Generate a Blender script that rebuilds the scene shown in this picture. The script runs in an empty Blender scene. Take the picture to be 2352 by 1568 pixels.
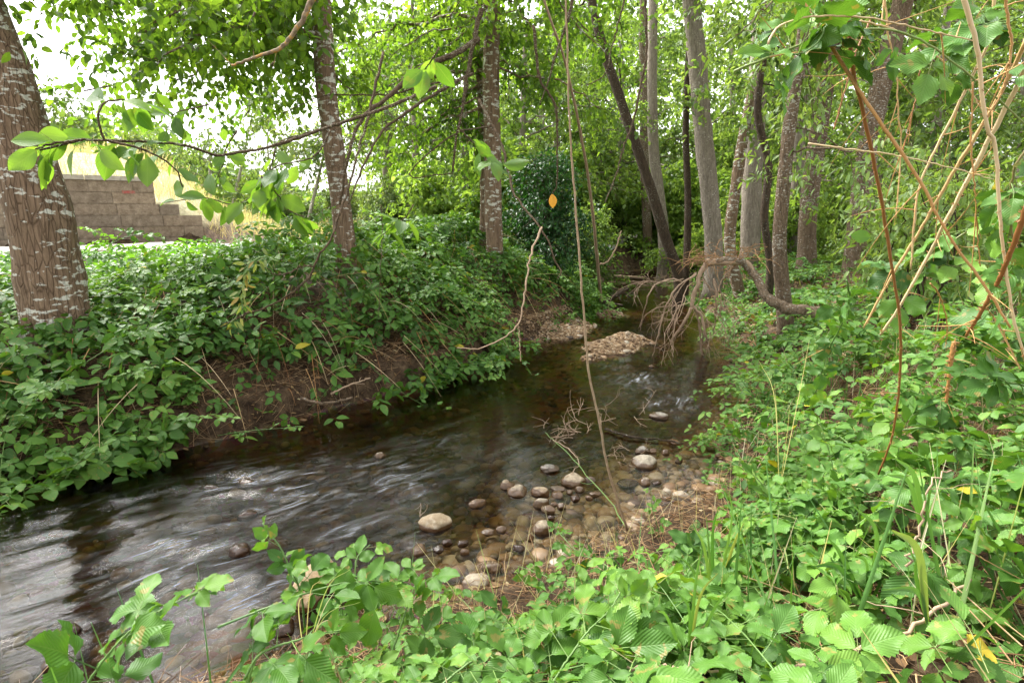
import bpy, math
import numpy as np
from mathutils import Vector
# ---------------------------------------------------------------- camera, world, sun, exposure
scene = bpy.context.scene
COL = scene.collection
F = 1306.7                      # focal length in pixels of a 2352 px wide view (20 mm lens)
PITCH = math.radians(12.5)
CZ = 2.0
cam_d = bpy.data.cameras.new('camera'); cam = bpy.data.objects.new('camera', cam_d); COL.objects.link(cam)
cam_d.lens = 20.0; cam_d.sensor_width = 36.0; cam_d.clip_start = 0.05; cam_d.clip_end = 2000
cam.location = (0, 0, CZ); cam.rotation_euler = (math.radians(90) - PITCH, 0, 0)
scene.camera = cam
SUN_EL, SUN_AZ = math.radians(50), math.radians(-50)      # azimuth from +Y towards +X
world = bpy.data.worlds.new('World'); scene.world = world; world.use_nodes = True
wn = world.node_tree.nodes; wl = world.node_tree.links
for n in list(wn): wn.remove(n)
sky = wn.new('ShaderNodeTexSky'); sky.sky_type = 'NISHITA'; sky.sun_disc = False
sky.sun_elevation = SUN_EL; sky.sun_rotation = SUN_AZ; sky.air_density = 1.0; sky.dust_density = 4.0; sky.ozone_density = 1.0
hs = wn.new('ShaderNodeHueSaturation'); hs.inputs['Saturation'].default_value = 0.06
bgn = wn.new('ShaderNodeBackground'); bgn.inputs['Strength'].default_value = 0.15
wo = wn.new('ShaderNodeOutputWorld')
wl.new(sky.outputs[0], hs.inputs['Color']); wl.new(hs.outputs[0], bgn.inputs['Color']); wl.new(bgn.outputs[0], wo.inputs[0])
sd = bpy.data.lights.new('sun', 'SUN'); so = bpy.data.objects.new('sun', sd); COL.objects.link(so)
sd.energy = 2.1; sd.angle = math.radians(20); sd.color = (1.0, 0.95, 0.86)
sdir = Vector((math.sin(SUN_AZ) * math.cos(SUN_EL), math.cos(SUN_AZ) * math.cos(SUN_EL), math.sin(SUN_EL)))
so.rotation_euler = sdir.to_track_quat('Z', 'Y').to_euler(); so.location = (-6, 8, 20)
scene.view_settings.view_transform = 'Standard'; scene.view_settings.look = 'None'; scene.view_settings.gamma = 1
scene.view_settings.exposure = 2.1
scene.render.engine = 'CYCLES'
cy = scene.cycles
cy.max_bounces = 7; cy.diffuse_bounces = 4; cy.glossy_bounces = 3; cy.transmission_bounces = 4; cy.transparent_max_bounces = 8
cy.use_denoising = True
cy.caustics_reflective = False; cy.caustics_refractive = False
# ---------------------------------------------------------------- small maths
rng = np.random.default_rng(7)
cp, sp = math.cos(PITCH), math.sin(PITCH)
def ray(u, v):
    a = (u - 1176) / F; b = (784 - v) / F
    return np.array([a, cp + b * sp, b * cp - sp])
def at(u, v, Y):
    r = ray(u, v); return np.array([0, 0, CZ]) + r * (Y / r[1])
def gr(u, v, z=0.0):
    r = ray(u, v); return np.array([0, 0, CZ]) + r * ((z - CZ) / r[2])
def pxm(px, Y):                 # size in metres of px pixels at depth Y
    return px / F * Y
def nrm(a): return a / np.maximum(np.linalg.norm(a, axis=-1, keepdims=True), 1e-9)
def sstep(a, b, x):
    t = np.clip((x - a) / (b - a), 0, 1); return t * t * (3 - 2 * t)
def _h(i, j, k):
    n = (i * 374761393 + j * 668265263 + k * 2147483647 + 1013904223).astype(np.int64)
    n = (n ^ (n >> 13)) * 1274126177; n &= 0x7fffffff
    n = (n ^ (n >> 16)) * 668265263; n &= 0x7fffffff
    return (n % 100003) / 50001.5 - 1
def noise(x, y, z=0.0, s=1.0):
    x = np.asarray(x, float) * s; y = np.asarray(y, float) * s; z = np.asarray(z, float) * s + 0 * x
    i, j, k = np.floor(x), np.floor(y), np.floor(z)
    fx, fy, fz = x - i, y - j, z - k
    fx, fy, fz = [f * f * (3 - 2 * f) for f in (fx, fy, fz)]
    i, j, k = [q.astype(np.int64) for q in (i, j, k)]
    r = 0
    for a in (0, 1):
        for b in (0, 1):
            for c in (0, 1):
                w = (fx if a else 1 - fx) * (fy if b else 1 - fy) * (fz if c else 1 - fz)
                r = r + w * _h(i + a, j + b, k + c)
    return r
def fbm(x, y, z=0.0, s=1.0, o=3):
    return sum(noise(x, y, z, s * 2 ** q) / 2 ** q for q in range(o))
# ---------------------------------------------------------------- mesh building
class MB:
    def __init__(s): s.v = []; s.f = {3: [], 4: []}; s.n = 0
    def add(s, V, Fs, uv=None, rnd=0.5, mat=0):
        V = np.asarray(V, float).reshape(-1, 3); n = len(V)
        uv = np.zeros((n, 2)) if uv is None else uv
        rnd = np.broadcast_to(np.asarray(rnd, float), (n,))
        s.v.append((V, uv, rnd))
        for f in (Fs if isinstance(Fs, (list, tuple)) else [Fs]):
            f = np.asarray(f, int)
            if len(f): s.f[f.shape[1]].append((f + s.n, mat))
        s.n += n
        return s
    def inst(s, T, pos, R, sc, rnd, mat=0):
        """copies of template T=(V,F,uv): rotation R (N,3,3), scale (N,) or (N,3)"""
        V, Fs, uv = T; N = len(pos)
        if N == 0: return s
        sc = np.asarray(sc, float)
        if sc.ndim == 1: sc = np.repeat(sc[:, None], 3, 1)
        P = V[None] * sc[:, None, :]
        P = np.einsum('nij,nkj->nki', R, P) + pos[:, None, :]
        k = len(V)
        off = (np.arange(N) * k)[:, None, None]
        s.add(P.reshape(-1, 3), [(f[None] + off).reshape(-1, f.shape[1]) for f in Fs], np.tile(uv, (N, 1)), np.repeat(rnd, k), mat)
        return s
    def build(s, name, mats, parent=None, base=None, smooth=True, **tags):
        V = np.concatenate([a[0] for a in s.v]); UV = np.concatenate([a[1] for a in s.v]); RN = np.concatenate([a[2] for a in s.v])
        if base is not None: V = V - np.asarray(base)
        bad = ~np.isfinite(V).all(1) | (np.abs(V).max(1) > 2000)
        if bad.any(): print('BAD', name, bad.sum(), len(V)); V[bad] = 0
        loops, tot, mi = [], [], []
        for k in (3, 4):
            for f, m in s.f[k]:
                loops.append(f.ravel()); tot.append(np.full(len(f), k)); mi.append(np.full(len(f), m))
        loops = np.concatenate(loops).astype(np.int32); tot = np.concatenate(tot); mi = np.concatenate(mi)
        st = np.concatenate([[0], np.cumsum(tot)[:-1]]).astype(np.int32)
        me = bpy.data.meshes.new(name)
        me.vertices.add(len(V)); me.vertices.foreach_set('co', V.astype(np.float32).ravel())
        me.loops.add(len(loops)); me.loops.foreach_set('vertex_index', loops)
        me.polygons.add(len(tot)); me.polygons.foreach_set('loop_start', st)
        me.polygons.foreach_set('material_index', mi.astype(np.int32))
        me.polygons.foreach_set('use_smooth', np.full(len(tot), smooth))
        u = me.uv_layers.new(name='UVMap'); u.data.foreach_set('uv', UV[loops].astype(np.float32).ravel())
        a = me.attributes.new('rnd', 'FLOAT', 'POINT'); a.data.foreach_set('value', RN.astype(np.float32))
        me.update(calc_edges=True)
        for m in (mats if isinstance(mats, (list, tuple)) else [mats]): me.materials.append(m)
        o = bpy.data.objects.new(name, me); COL.objects.link(o)
        if parent is not None: o.parent = parent
        elif base is not None: o.location = base
        for k, v in tags.items(): o[k] = v
        return o
def root(name, loc, label, category, group=None):
    o = bpy.data.objects.new(name, None); COL.objects.link(o); o.location = loc; o.empty_display_size = 0.2
    o['label'] = label; o['category'] = category
    if group: o['group'] = group
    return o
def frames(d, n):
    """rotation matrices with y along d and z near n"""
    y = nrm(d); x = nrm(np.cross(y, n)); z = np.cross(x, y)
    return np.stack([x, y, z], -1)
def smooth_path(P, n):
    P = np.asarray(P, float)
    if len(P) == 2: return P[0] + (P[1] - P[0]) * np.linspace(0, 1, n)[:, None]
    Q = np.vstack([2 * P[0] - P[1], P, 2 * P[-1] - P[-2]])
    L = np.concatenate([[0], np.cumsum(np.linalg.norm(np.diff(P, axis=0), axis=1))]); L /= L[-1]
    out = []
    for t in np.linspace(0, 1, n):
        i = min(np.searchsorted(L, t, side='right') - 1, len(P) - 2); f = (t - L[i]) / max(L[i + 1] - L[i], 1e-9)
        p0, p1, p2, p3 = Q[i], Q[i + 1], Q[i + 2], Q[i + 3]
        out.append(0.5 * (2 * p1 + (p2 - p0) * f + (2 * p0 - 5 * p1 + 4 * p2 - p3) * f * f + (3 * p1 - p0 - 3 * p2 + p3) * f ** 3))
    return np.array(out)
def tube(mb, P, r, ns=8, mat=0, rnd=0.5, rough=0.0, rs=6.0, seed=0.0, cap=True):
    P = np.asarray(P, float); n = len(P)
    r = np.broadcast_to(np.asarray(r, float), (n,)) if np.ndim(r) == 0 else np.interp(np.linspace(0, 1, n), np.linspace(0, 1, len(r)), r)
    T = nrm(np.gradient(P, axis=0))
    a = np.array([1.0, 0, 0]) if abs(T[0][0]) < 0.8 else np.array([0, 1.0, 0])
    N = []; c = nrm(np.cross(T[0], a))
    for t in T:
        c = c - t * np.dot(c, t); c = c / max(np.linalg.norm(c), 1e-9); N.append(c)
    N = np.array(N); B = np.cross(T, N)
    th = np.linspace(0, 2 * math.pi, ns, endpoint=False)
    D = N[:, None] * np.cos(th)[None, :, None] + B[:, None] * np.sin(th)[None, :, None]
    V = P[:, None] + D * r[:, None, None]
    if rough > 0:
        V = V + D * (r[:, None, None] * rough * (fbm(V[..., 0] + seed, V[..., 1], V[..., 2] * 0.5, rs, 3))[..., None])
    L = np.concatenate([[0], np.cumsum(np.linalg.norm(np.diff(P, axis=0), axis=1))])
    uv = np.stack([np.broadcast_to(np.linspace(0, 1, ns)[None], (n, ns)), np.broadcast_to(L[:, None], (n, ns))], -1).reshape(-1, 2)
    i = np.arange(n - 1)[:, None] * ns; j = np.arange(ns)[None]; k = (j + 1) % ns
    q = np.stack([i + j, i + k, i + ns + k, i + ns + j], -1).reshape(-1, 4)
    V = V.reshape(-1, 3); fs = [q]
    if cap:
        V = np.vstack([V, P[:1], P[-1:]]); uv = np.vstack([uv, uv[:1], uv[-1:]])
        j = np.arange(ns); k = (j + 1) % ns; m = n * ns
        fs.append(np.stack([np.full(ns, m), k, j], -1)); fs.append(np.stack([np.full(ns, m + 1), (n - 1) * ns + j, (n - 1) * ns + k], -1))
    mb.add(V, fs, uv, rnd, mat)
def twig_tubes(mb, b, d, L, droop, r, S=4, ns=3, mat=1, rnd=0.5):
    """N parabolic twigs at once; returns function of t giving points"""
    N = len(b); t = np.linspace(0, 1, S + 1)
    P = b[:, None] + d[:, None] * (L[:, None] * t[None])[..., None]; P[..., 2] -= droop[:, None] * t[None] ** 2
    T = nrm(d); x = nrm(np.cross(T, np.array([0.13, 0.2, 0.97]))); z = np.cross(x, T)
    th = np.arange(ns) * 2 * math.pi / ns
    D = x[:, None] * np.cos(th)[None, :, None] + z[:, None] * np.sin(th)[None, :, None]
    V = P[:, :, None] + D[:, None] * (r[:, None] * (1 - 0.75 * t)[None])[:, :, None, None]
    k = (S + 1) * ns
    i = np.arange(S)[:, None] * ns; j = np.arange(ns)[None]; jj = (j + 1) % ns
    q = np.stack([i + j, i + jj, i + ns + jj, i + ns + j], -1).reshape(-1, 4)
    q = (q[None] + (np.arange(N) * k)[:, None, None]).reshape(-1, 4)
    mb.add(V.reshape(-1, 3), [q], np.zeros((N * k, 2)), rnd, mat)
def quad_leaf(b, d, L, droop, t):
    P = b + d * (L * t)[:, None]; P[:, 2] -= droop * t ** 2
    return P
# ---------------------------------------------------------------- leaf shapes (length 1 along y, normal z)
def leaf_T(nseg=4, cols=1, width=0.62, peak=0.42, serr=0.0, fold=0.25, curl=0.15, tipw=1.0, wav=0.0):
    t = np.linspace(0, 1, nseg + 1)
    a = peak
    w = np.where(t < a, np.sin(t / a * math.pi / 2) ** 0.8, np.cos((t - a) / (1 - a) * math.pi / 2) ** (0.85 * tipw))
    w = w * width / 2
    if serr > 0:
        w = w * (1 + serr * np.where(np.arange(nseg + 1) % 2 == 0, -1, 1)); w[0] = 0.02; w[-1] = 0.002
    w = np.maximum(w, 0.004)
    cs = np.linspace(-1, 1, 2 * cols + 1)
    X = w[:, None] * cs[None]; Y = np.broadcast_to(t[:, None], X.shape).copy()
    if serr > 0: Y = Y + np.abs(cs)[None] ** 2 * (0.03 * np.sin(t * math.pi))[:, None]
    Z = np.abs(X) * fold - curl * (t[:, None] ** 2) + wav * np.sin(t[:, None] * 9) * cs[None] ** 2 * w[:, None]
    uv = np.stack([(X / width + 0.5), Y], -1).reshape(-1, 2)
    V = np.stack([X, Y, Z], -1).reshape(-1, 3); c = 2 * cols + 1
    i = np.arange(nseg)[:, None] * c; j = np.arange(c - 1)[None]
    q = np.stack([i + j, i + j + 1, i + c + j + 1, i + c + j], -1).reshape(-1, 4)
    return V, [q], uv
def leaf_far(width=0.6, fold=0.2):
    h = width / 2
    V = np.array([[0, 0, 0], [0, 1, -0.1], [-h, .3, h * fold], [-h * .8, .68, h * fold - .03], [h, .3, h * fold], [h * .8, .68, h * fold - .03]])
    q = np.array([[0, 1, 3, 2], [0, 4, 5, 1]])
    uv = np.stack([V[:, 0] / width + .5, V[:, 1]], -1)
    return V, [q], uv
L_FINE = [leaf_T(18, 3, 0.70, 0.40, 0.075, 0.22, 0.20, 1.0, 0.25), leaf_T(18, 3, 0.62, 0.42, 0.075, 0.35, 0.05, 1.1, 0.2), leaf_T(18, 3, 0.76, 0.45, 0.07, 0.12, 0.32, 0.9, 0.3)]
L_MID = [leaf_T(8, 1, 0.68, 0.40, 0.06, 0.22, 0.20), leaf_T(8, 1, 0.60, 0.42, 0.06, 0.4, 0.05), leaf_T(8, 1, 0.75, 0.45, 0.05, 0.12, 0.3)]
L_SMOOTH = [leaf_T(12, 2, 0.60, 0.5, 0, 0.2, 0.18), leaf_T(12, 2, 0.54, 0.55, 0, 0.35, 0.3), leaf_T(12, 2, 0.62, 0.5, 0, 0.1, 0.05, 1, .2)]
L_LOW = [leaf_T(4, 1, 0.60, 0.4, 0, 0.25, 0.2), leaf_T(4, 1, 0.52, 0.45, 0, 0.4, 0.05)]
L_NARROW = [leaf_T(5, 1, 0.34, 0.4, 0, 0.3, 0.25), leaf_T(5, 1, 0.30, 0.4, 0, 0.2, 0.05)]
L_FAR = [leaf_far(0.62), leaf_far(0.5, 0.5)]
PRISM = (np.array([[math.cos(a) * .5 * w, y, math.sin(a) * .5 * w] for y, w in ((0, 1), (1, .7)) for a in (0, 2.09, 4.19)]),
         [np.array([[0, 1, 4, 3], [1, 2, 5, 4], [2, 0, 3, 5]])], np.zeros((6, 2)))
def put_leaves(mb, Ts, pos, d, n, size, rnd=None, mat=0):
    if len(pos) == 0: return
    rnd = rng.random(len(pos)) if rnd is None else rnd
    rnd = np.where(rng.random(len(pos)) < .004, 1.0, np.clip(rnd, 0, .985))
    R = frames(d, n); pick = rng.integers(0, len(Ts), len(pos))
    for k, T in enumerate(Ts):
        m = pick == k; mb.inst(T, pos[m], R[m], size[m], rnd[m], mat)
def prisms(mb, a, b, w, rnd, mat=0):
    d = b - a; L = np.linalg.norm(d, axis=1)
    R = frames(d, np.tile([0.31, 0.17, 0.93], (len(a), 1)))
    mb.inst(PRISM, a, R, np.stack([w, L, w], 1), rnd, mat)
def compound(mb, Ts, pos, d, n, size, nl=None, mat=0, smat=1, stem=True, rnd=None):
    """bramble leaves of 3 or 5 leaflets; pos = where the petiole leaves the cane"""
    N = len(pos)
    if N == 0: return
    R = frames(d, n); rnd = rng.random(N) if rnd is None else rnd
    five = rng.random(N) < (0.35 if nl is None else nl)
    pet = size * rng.uniform(0.5, 0.9, N)
    hub = pos + R[:, :, 1] * pet[:, None]
    if stem: prisms(mb, pos, hub, size * 0.035, rnd, smat)
    spec = [(0, 0.30, 1.0, None), (68, 0.08, 0.85, None), (-68, 0.08, 0.85, None), (125, 0.05, 0.62, five), (-125, 0.05, 0.62, five)]
    for ang, off, s, msk in spec:
        m = np.ones(N, bool) if msk is None else msk
        k = m.sum()
        if not k: continue
        a = np.radians(ang + rng.normal(0, 9, k))
        dl = np.stack([np.sin(a), np.cos(a), rng.normal(-0.12, 0.22, k)], -1)
        nn = np.stack([rng.normal(0, .22, k), rng.normal(0, .22, k), np.ones(k)], -1)
        D = np.einsum('nij,nj->ni', R[m], dl); NN = np.einsum('nij,nj->ni', R[m], nn)
        b0 = hub[m]; b1 = b0 + nrm(D) * (size[m] * off)[:, None]
        if stem and off > .06: prisms(mb, b0, b1, size[m] * 0.025, rnd[m], smat)
        put_leaves(mb, Ts, b1, D, NN, size[m] * s * rng.uniform(.88, 1.1, k), np.clip(rnd[m] + rng.normal(0, .08, k), 0, 1), mat)
# ---------------------------------------------------------------- materials
def mat_new(name):
    m = bpy.data.materials.new(name); m.use_nodes = True; nt = m.node_tree
    for n in list(nt.nodes): nt.nodes.remove(n)
    return m, nt.nodes, nt.links, nt.nodes.new('ShaderNodeOutputMaterial')
def N_(nodes, t, **kw):
    n = nodes.new(t)
    for k, v in kw.items():
        if k in n.inputs: n.inputs[k].default_value = v
        else: setattr(n, k, v)
    return n
def ramp(nodes, stops):
    r = nodes.new('ShaderNodeValToRGB'); e = r.color_ramp.elements
    while len(e) < len(stops): e.new(0.5)
    for i, (p, c) in enumerate(stops): e[i].position = p; e[i].color = (*c, 1)
    return r
def mix(nodes, links, a, b, f, mode='MIX'):
    m = nodes.new('ShaderNodeMix'); m.data_type = 'RGBA'; m.blend_type = mode
    for inp, v in ((0, f), (6, a), (7, b)):
        if hasattr(v, 'links'): links.new(v, m.inputs[inp])
        elif isinstance(v, tuple): m.inputs[inp].default_value = (*v, 1)
        else: m.inputs[inp].default_value = v
    return m.outputs[2]
def leaf_mat(name, stops, trans=0.35, rough=0.42, vein=0.5, spots=0.0, tmul=(1.7, 1.6, .6), spec=0.4):
    m, n, l, out = mat_new(name)
    at_ = N_(n, 'ShaderNodeAttribute', attribute_name='rnd')
    c = ramp(n, stops); l.new(at_.outputs['Fac'], c.inputs[0])
    tc = n.new('ShaderNodeTexCoord')
    sep = n.new('ShaderNodeSeparateXYZ'); l.new(tc.outputs['UV'], sep.inputs[0])
    def math_(op, a, b=None, cc=None):
        q = n.new('ShaderNodeMath'); q.operation = op
        for i, v in enumerate((a, b, cc)):
            if v is None: continue
            if hasattr(v, 'links'): l.new(v, q.inputs[i])
            else: q.inputs[i].default_value = v
        return q.outputs[0]
    ax = math_('ABSOLUTE', math_('SUBTRACT', sep.outputs[0], 0.5))
    ph = math_('MULTIPLY', math_('SUBTRACT', sep.outputs[1], math_('MULTIPLY', ax, 1.05)), 58.0)
    side = math_('SINE', ph)
    sv = math_('POWER', math_('MAXIMUM', side, 0.0), 6.0)
    mid = math_('SUBTRACT', 1.0, math_('MINIMUM', math_('MULTIPLY', ax, 28.0), 1.0))
    vf = math_('MAXIMUM', math_('MULTIPLY', sv, 0.45), mid)
    nz = N_(n, 'ShaderNodeTexNoise', Scale=22.0, Detail=2.0); l.new(tc.outputs['Object'], nz.inputs['Vector'])
    col = mix(n, l, c.outputs[0], (0.5, 0.5, 0.5), math_('MULTIPLY', nz.outputs[0], 0.0), 'MIX')
    dk = mix(n, l, col, tuple(0.62 for _ in range(3)), math_('MULTIPLY', nz.outputs[0], 0.55), 'MULTIPLY')
    vc = mix(n, l, dk, (0.20, 0.30, 0.09), math_('MULTIPLY', vf, vein), 'MIX')
    if spots > 0:
        n2 = N_(n, 'ShaderNodeTexNoise', Scale=30.0, Detail=3.0); l.new(tc.outputs['Object'], n2.inputs['Vector'])
        rr = ramp(n, [(0.63, (0, 0, 0)), (0.67, (1, 1, 1))]); l.new(n2.outputs[0], rr.inputs[0])
        vc = mix(n, l, vc, (0.33, 0.20, 0.07), math_('MULTIPLY', rr.outputs[0], spots))
    p = N_(n, 'ShaderNodeBsdfPrincipled', Roughness=rough); p.inputs['Specular IOR Level'].default_value = spec
    l.new(vc, p.inputs['Base Color'])
    tr = n.new('ShaderNodeBsdfTranslucent')
    tcol = mix(n, l, vc, (*[x for x in tmul],), 1.0, 'MULTIPLY'); l.new(tcol, tr.inputs['Color'])
    if vein > 0:
        b = N_(n, 'ShaderNodeBump', Strength=0.28, Distance=0.003)
        l.new(math_('ADD', math_('MULTIPLY', side, 0.5), math_('MULTIPLY', mid, -1.0)), b.inputs['Height']); l.new(b.outputs[0], p.inputs['Normal'])
    mx = n.new('ShaderNodeMixShader'); mx.inputs[0].default_value = trans
    l.new(p.outputs[0], mx.inputs[1]); l.new(tr.outputs[0], mx.inputs[2]); l.new(mx.outputs[0], out.inputs[0])
    return m
M = {}
M['bramble'] = leaf_mat('bramble_leaf', [(0, (.038, .10, .020)), (.35, (.068, .17, .028)), (.75, (.11, .24, .036)), (.93, (.16, .30, .045)), (.996, (.14, .27, .035)), (1, (.42, .36, .03))], .28, .46, .18, 0.45, (1.7,1.6,.6), .28)
M['shoot'] = leaf_mat('fresh_bramble_leaf', [(0, (.045, .13, .018)), (.5, (.085, .20, .025)), (1, (.16, .30, .035))], .3, .43, .18, 0.5, (1.7,1.6,.6), .3)
M['canopy'] = leaf_mat('canopy_leaf', [(0, (.055, .125, .02)), (.5, (.11, .205, .03)), (1, (.18, .29, .045))], .58, .5, .12, 0, (1.9, 1.8, .7), .3)
M['spray'] = leaf_mat('branch_leaf', [(0, (.08, .18, .03)), (.5, (.13, .26, .04)), (1, (.19, .33, .06))], .55, .45, .35, 0.15)
M['wood_leaf'] = leaf_mat('woodland_leaf', [(0, (.075, .145, .035)), (.6, (.15, .25, .055)), (1, (.25, .36, .10))], .5, .5, 0, 0, (1.7, 1.6, .8))
M['bright_leaf'] = leaf_mat('sunlit_tinted_leaf', [(0, (.12, .22, .04)), (.6, (.20, .32, .06)), (1, (.32, .44, .12))], .55, .5, 0, 0, (1.7, 1.6, .8))  # leaf colour lightened in place of light missing under the dense crowns
M['pale_leaf'] = leaf_mat('pale_leaf', [(0, (.09, .16, .05)), (.6, (.15, .23, .08)), (1, (.26, .32, .14))], .4, .5, 0)
M['dark_leaf'] = leaf_mat('dark_leaf', [(0, (.012, .055, .012)), (.6, (.022, .09, .018)), (1, (.05, .15, .03))], .25, .4, 0)
M['ash_leaf'] = leaf_mat('ash_leaf', [(0, (.11, .21, .04)), (.6, (.19, .31, .07)), (1, (.32, .44, .15))], .42, .35, .15, 0, (1.6, 1.5, .6), .55)
M['wilted'] = leaf_mat('wilted_leaf', [(0, (.16, .22, .06)), (.6, (.25, .30, .10)), (1, (.38, .26, .08))], .35, .6, .2)
M['yellow'] = leaf_mat('yellow_leaf', [(0, (.55, .42, .04)), (1, (.62, .50, .06))], .3, .5, .2, .5)
M['dead_leaf'] = leaf_mat('dead_leaf', [(0, (.10, .05, .02)), (.5, (.22, .12, .05)), (.85, (.38, .26, .12)), (1, (.50, .42, .24))], .15, .7, .1)
M['orange_leaf'] = leaf_mat('orange_leaf', [(0, (.62, .28, .05)), (1, (.7, .38, .07))], .3, .6, .2)
M['grass'] = leaf_mat('grass_blade', [(0, (.06, .17, .035)), (.7, (.11, .24, .06)), (1, (.25, .30, .09))], .3, .4, .15)
M['dry_grass'] = leaf_mat('dry_grass', [(0, (.40, .35, .22)), (.45, (.56, .50, .35)), (.75, (.66, .60, .46)), (.9, (.40, .46, .20)), (1, (.30, .40, .13))], .3, .8, 0)
def plain(name, stops, scale=20, rough=0.8, bump=0.4, bd=0.01, attr=False, spec=.3, stretch=(1, 1, 1), co='Object'):
    m, n, l, out = mat_new(name)
    tc = n.new('ShaderNodeTexCoord'); mp = n.new('ShaderNodeMapping'); mp.inputs['Scale'].default_value = stretch
    l.new(tc.outputs[co], mp.inputs[0])
    nz = N_(n, 'ShaderNodeTexNoise', Scale=scale, Detail=6.0, Roughness=.65); l.new(mp.outputs[0], nz.inputs['Vector'])
    c = ramp(n, stops)
    if attr:
        a = N_(n, 'ShaderNodeAttribute', attribute_name='rnd'); q = n.new('ShaderNodeMath'); q.operation = 'MULTIPLY_ADD'; q.inputs[1].default_value = .5; 
        l.new(nz.outputs[0], q.inputs[0]); q2 = n.new('ShaderNodeMath'); q2.operation = 'MULTIPLY_ADD'; q2.inputs[1].default_value = .9; q2.inputs[2].default_value = -.22
        l.new(a.outputs['Fac'], q2.inputs[0]); l.new(q2.outputs[0], q.inputs[2]); l.new(q.outputs[0], c.inputs[0])
    else: l.new(nz.outputs[0], c.inputs[0])
    p = N_(n, 'ShaderNodeBsdfPrincipled', Roughness=rough); p.inputs['Specular IOR Level'].default_value = spec
    l.new(c.outputs[0], p.inputs['Base Color'])
    b = N_(n, 'ShaderNodeBump', Strength=bump, Distance=bd); l.new(nz.outputs[0], b.inputs['Height']); l.new(b.outputs[0], p.inputs['Normal'])
    l.new(p.outputs[0], out.inputs[0]); return m
def bark(name, c1, c2, lichen, amount, lscale=16.0, furrow=1.0, vs=0.3):
    m, n, l, out = mat_new(name)
    tc = n.new('ShaderNodeTexCoord'); mp = n.new('ShaderNodeMapping'); mp.inputs['Scale'].default_value = (1, 1, vs)
    l.new(tc.outputs['Object'], mp.inputs[0])
    nz = N_(n, 'ShaderNodeTexNoise', Scale=26.0 , Detail=7.0, Roughness=.7, Distortion=.6); l.new(mp.outputs[0], nz.inputs['Vector'])
    vo = N_(n, 'ShaderNodeTexVoronoi', Scale=30.0 * furrow, feature='DISTANCE_TO_EDGE'); l.new(mp.outputs[0], vo.inputs['Vector'])
    c = ramp(n, [(.3, c1), (.7, c2)]); l.new(nz.outputs[0], c.inputs[0])
    vr = ramp(n, [(0, (.5, .46, .42)), (.07, (1, 1, 1))]); l.new(vo.outputs[0], vr.inputs[0])
    base = mix(n, l, c.outputs[0], vr.outputs[0], .5, 'MULTIPLY')
    mp2 = n.new('ShaderNodeMapping'); mp2.inputs['Scale'].default_value = (1, 1, 2.2); l.new(tc.outputs['Object'], mp2.inputs[0])
    ln = N_(n, 'ShaderNodeTexNoise', Scale=lscale, Detail=4.0, Roughness=.6, Distortion=.3); l.new(mp2.outputs[0], ln.inputs['Vector'])
    lb = N_(n, 'ShaderNodeTexNoise', Scale=1.6, Detail=1.0); l.new(tc.outputs['Object'], lb.inputs['Vector'])
    ad = n.new('ShaderNodeMath'); ad.operation = 'MULTIPLY_ADD'; ad.inputs[1].default_value = .35; l.new(lb.outputs[0], ad.inputs[0]); l.new(ln.outputs[0], ad.inputs[2])
    th = .87 - amount * .12
    lr = ramp(n, [(th, (0, 0, 0)), (th + .04, (1, 1, 1))]); l.new(ad.outputs[0], lr.inputs[0])
    lf = n.new('ShaderNodeMath'); lf.operation = 'MULTIPLY'; lf.inputs[1].default_value = .85; l.new(lr.outputs[0], lf.inputs[0])
    col = mix(n, l, base, lichen, lf.outputs[0])
    p = N_(n, 'ShaderNodeBsdfPrincipled', Roughness=.85); p.inputs['Specular IOR Level'].default_value = .2
    l.new(col, p.inputs['Base Color'])
    h = mix(n, l, vr.outputs[0], nz.outputs[0], .5)
    b = N_(n, 'ShaderNodeBump', Strength=1.0, Distance=.035); l.new(h, b.inputs['Height']); l.new(b.outputs[0], p.inputs['Normal'])
    l.new(p.outputs[0], out.inputs[0]); return m
M['bark_lichen'] = bark('lichen_spotted_bark', (.10, .065, .04), (.29, .20, .13), (.62, .62, .54), 1.1, 9, .9, .16)
M['bark_brown'] = bark('brown_bark', (.10, .07, .045), (.24, .17, .115), (.48, .46, .40), .95, 22)
M['bark_grey'] = bark('grey_furrowed_bark', (.16, .13, .10), (.38, .33, .27), (.6, .57, .5), .4, 18, 1.2, .18)
M['bark_pale'] = bark('pale_birch_bark', (.35, .32, .27), (.6, .56, .5), (.7, .68, .62), .8, 8, 1.0, 1.5)
M['bark_dark'] = bark('dark_bark', (.03, .022, .015), (.10, .07, .045), (.3, .3, .24), .45, 26)
M['twig_bark'] = bark('mossy_twig_bark', (.05, .035, .02), (.15, .10, .055), (.36, .35, .24), .75, 60, 2.0, 1.0)
M['log_bark'] = bark('weathered_log_bark', (.10, .07, .045), (.30, .22, .15), (.5, .47, .4), .7, 30)
M['bare_wood'] = plain('bare_wood', [(.3, (.24, .155, .10)), (.7, (.44, .32, .22))], 12, .7, .3, .005, False, .3, (6, 6, 1))
M['cane_dry'] = plain('dry_cane', [(.25, (.24, .10, .03)), (.45, (.42, .22, .07)), (.6, (.52, .34, .15)), (.8, (.60, .46, .27))], 7, .5, .3, .003, True, .4, (2.2, .8, 1), 'UV')
M['cane_green'] = plain('green_cane', [(.2, (.08, .16, .03)), (.6, (.16, .26, .06)), (.9, (.22, .18, .07))], 10, .5, .2, .003, True, .5)
M['straw'] = plain('straw', [(.1, (.09, .045, .02)), (.4, (.25, .13, .06)), (.7, (.44, .28, .14)), (1, (.58, .42, .24))], 9, .8, .2, .003, True)
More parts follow.
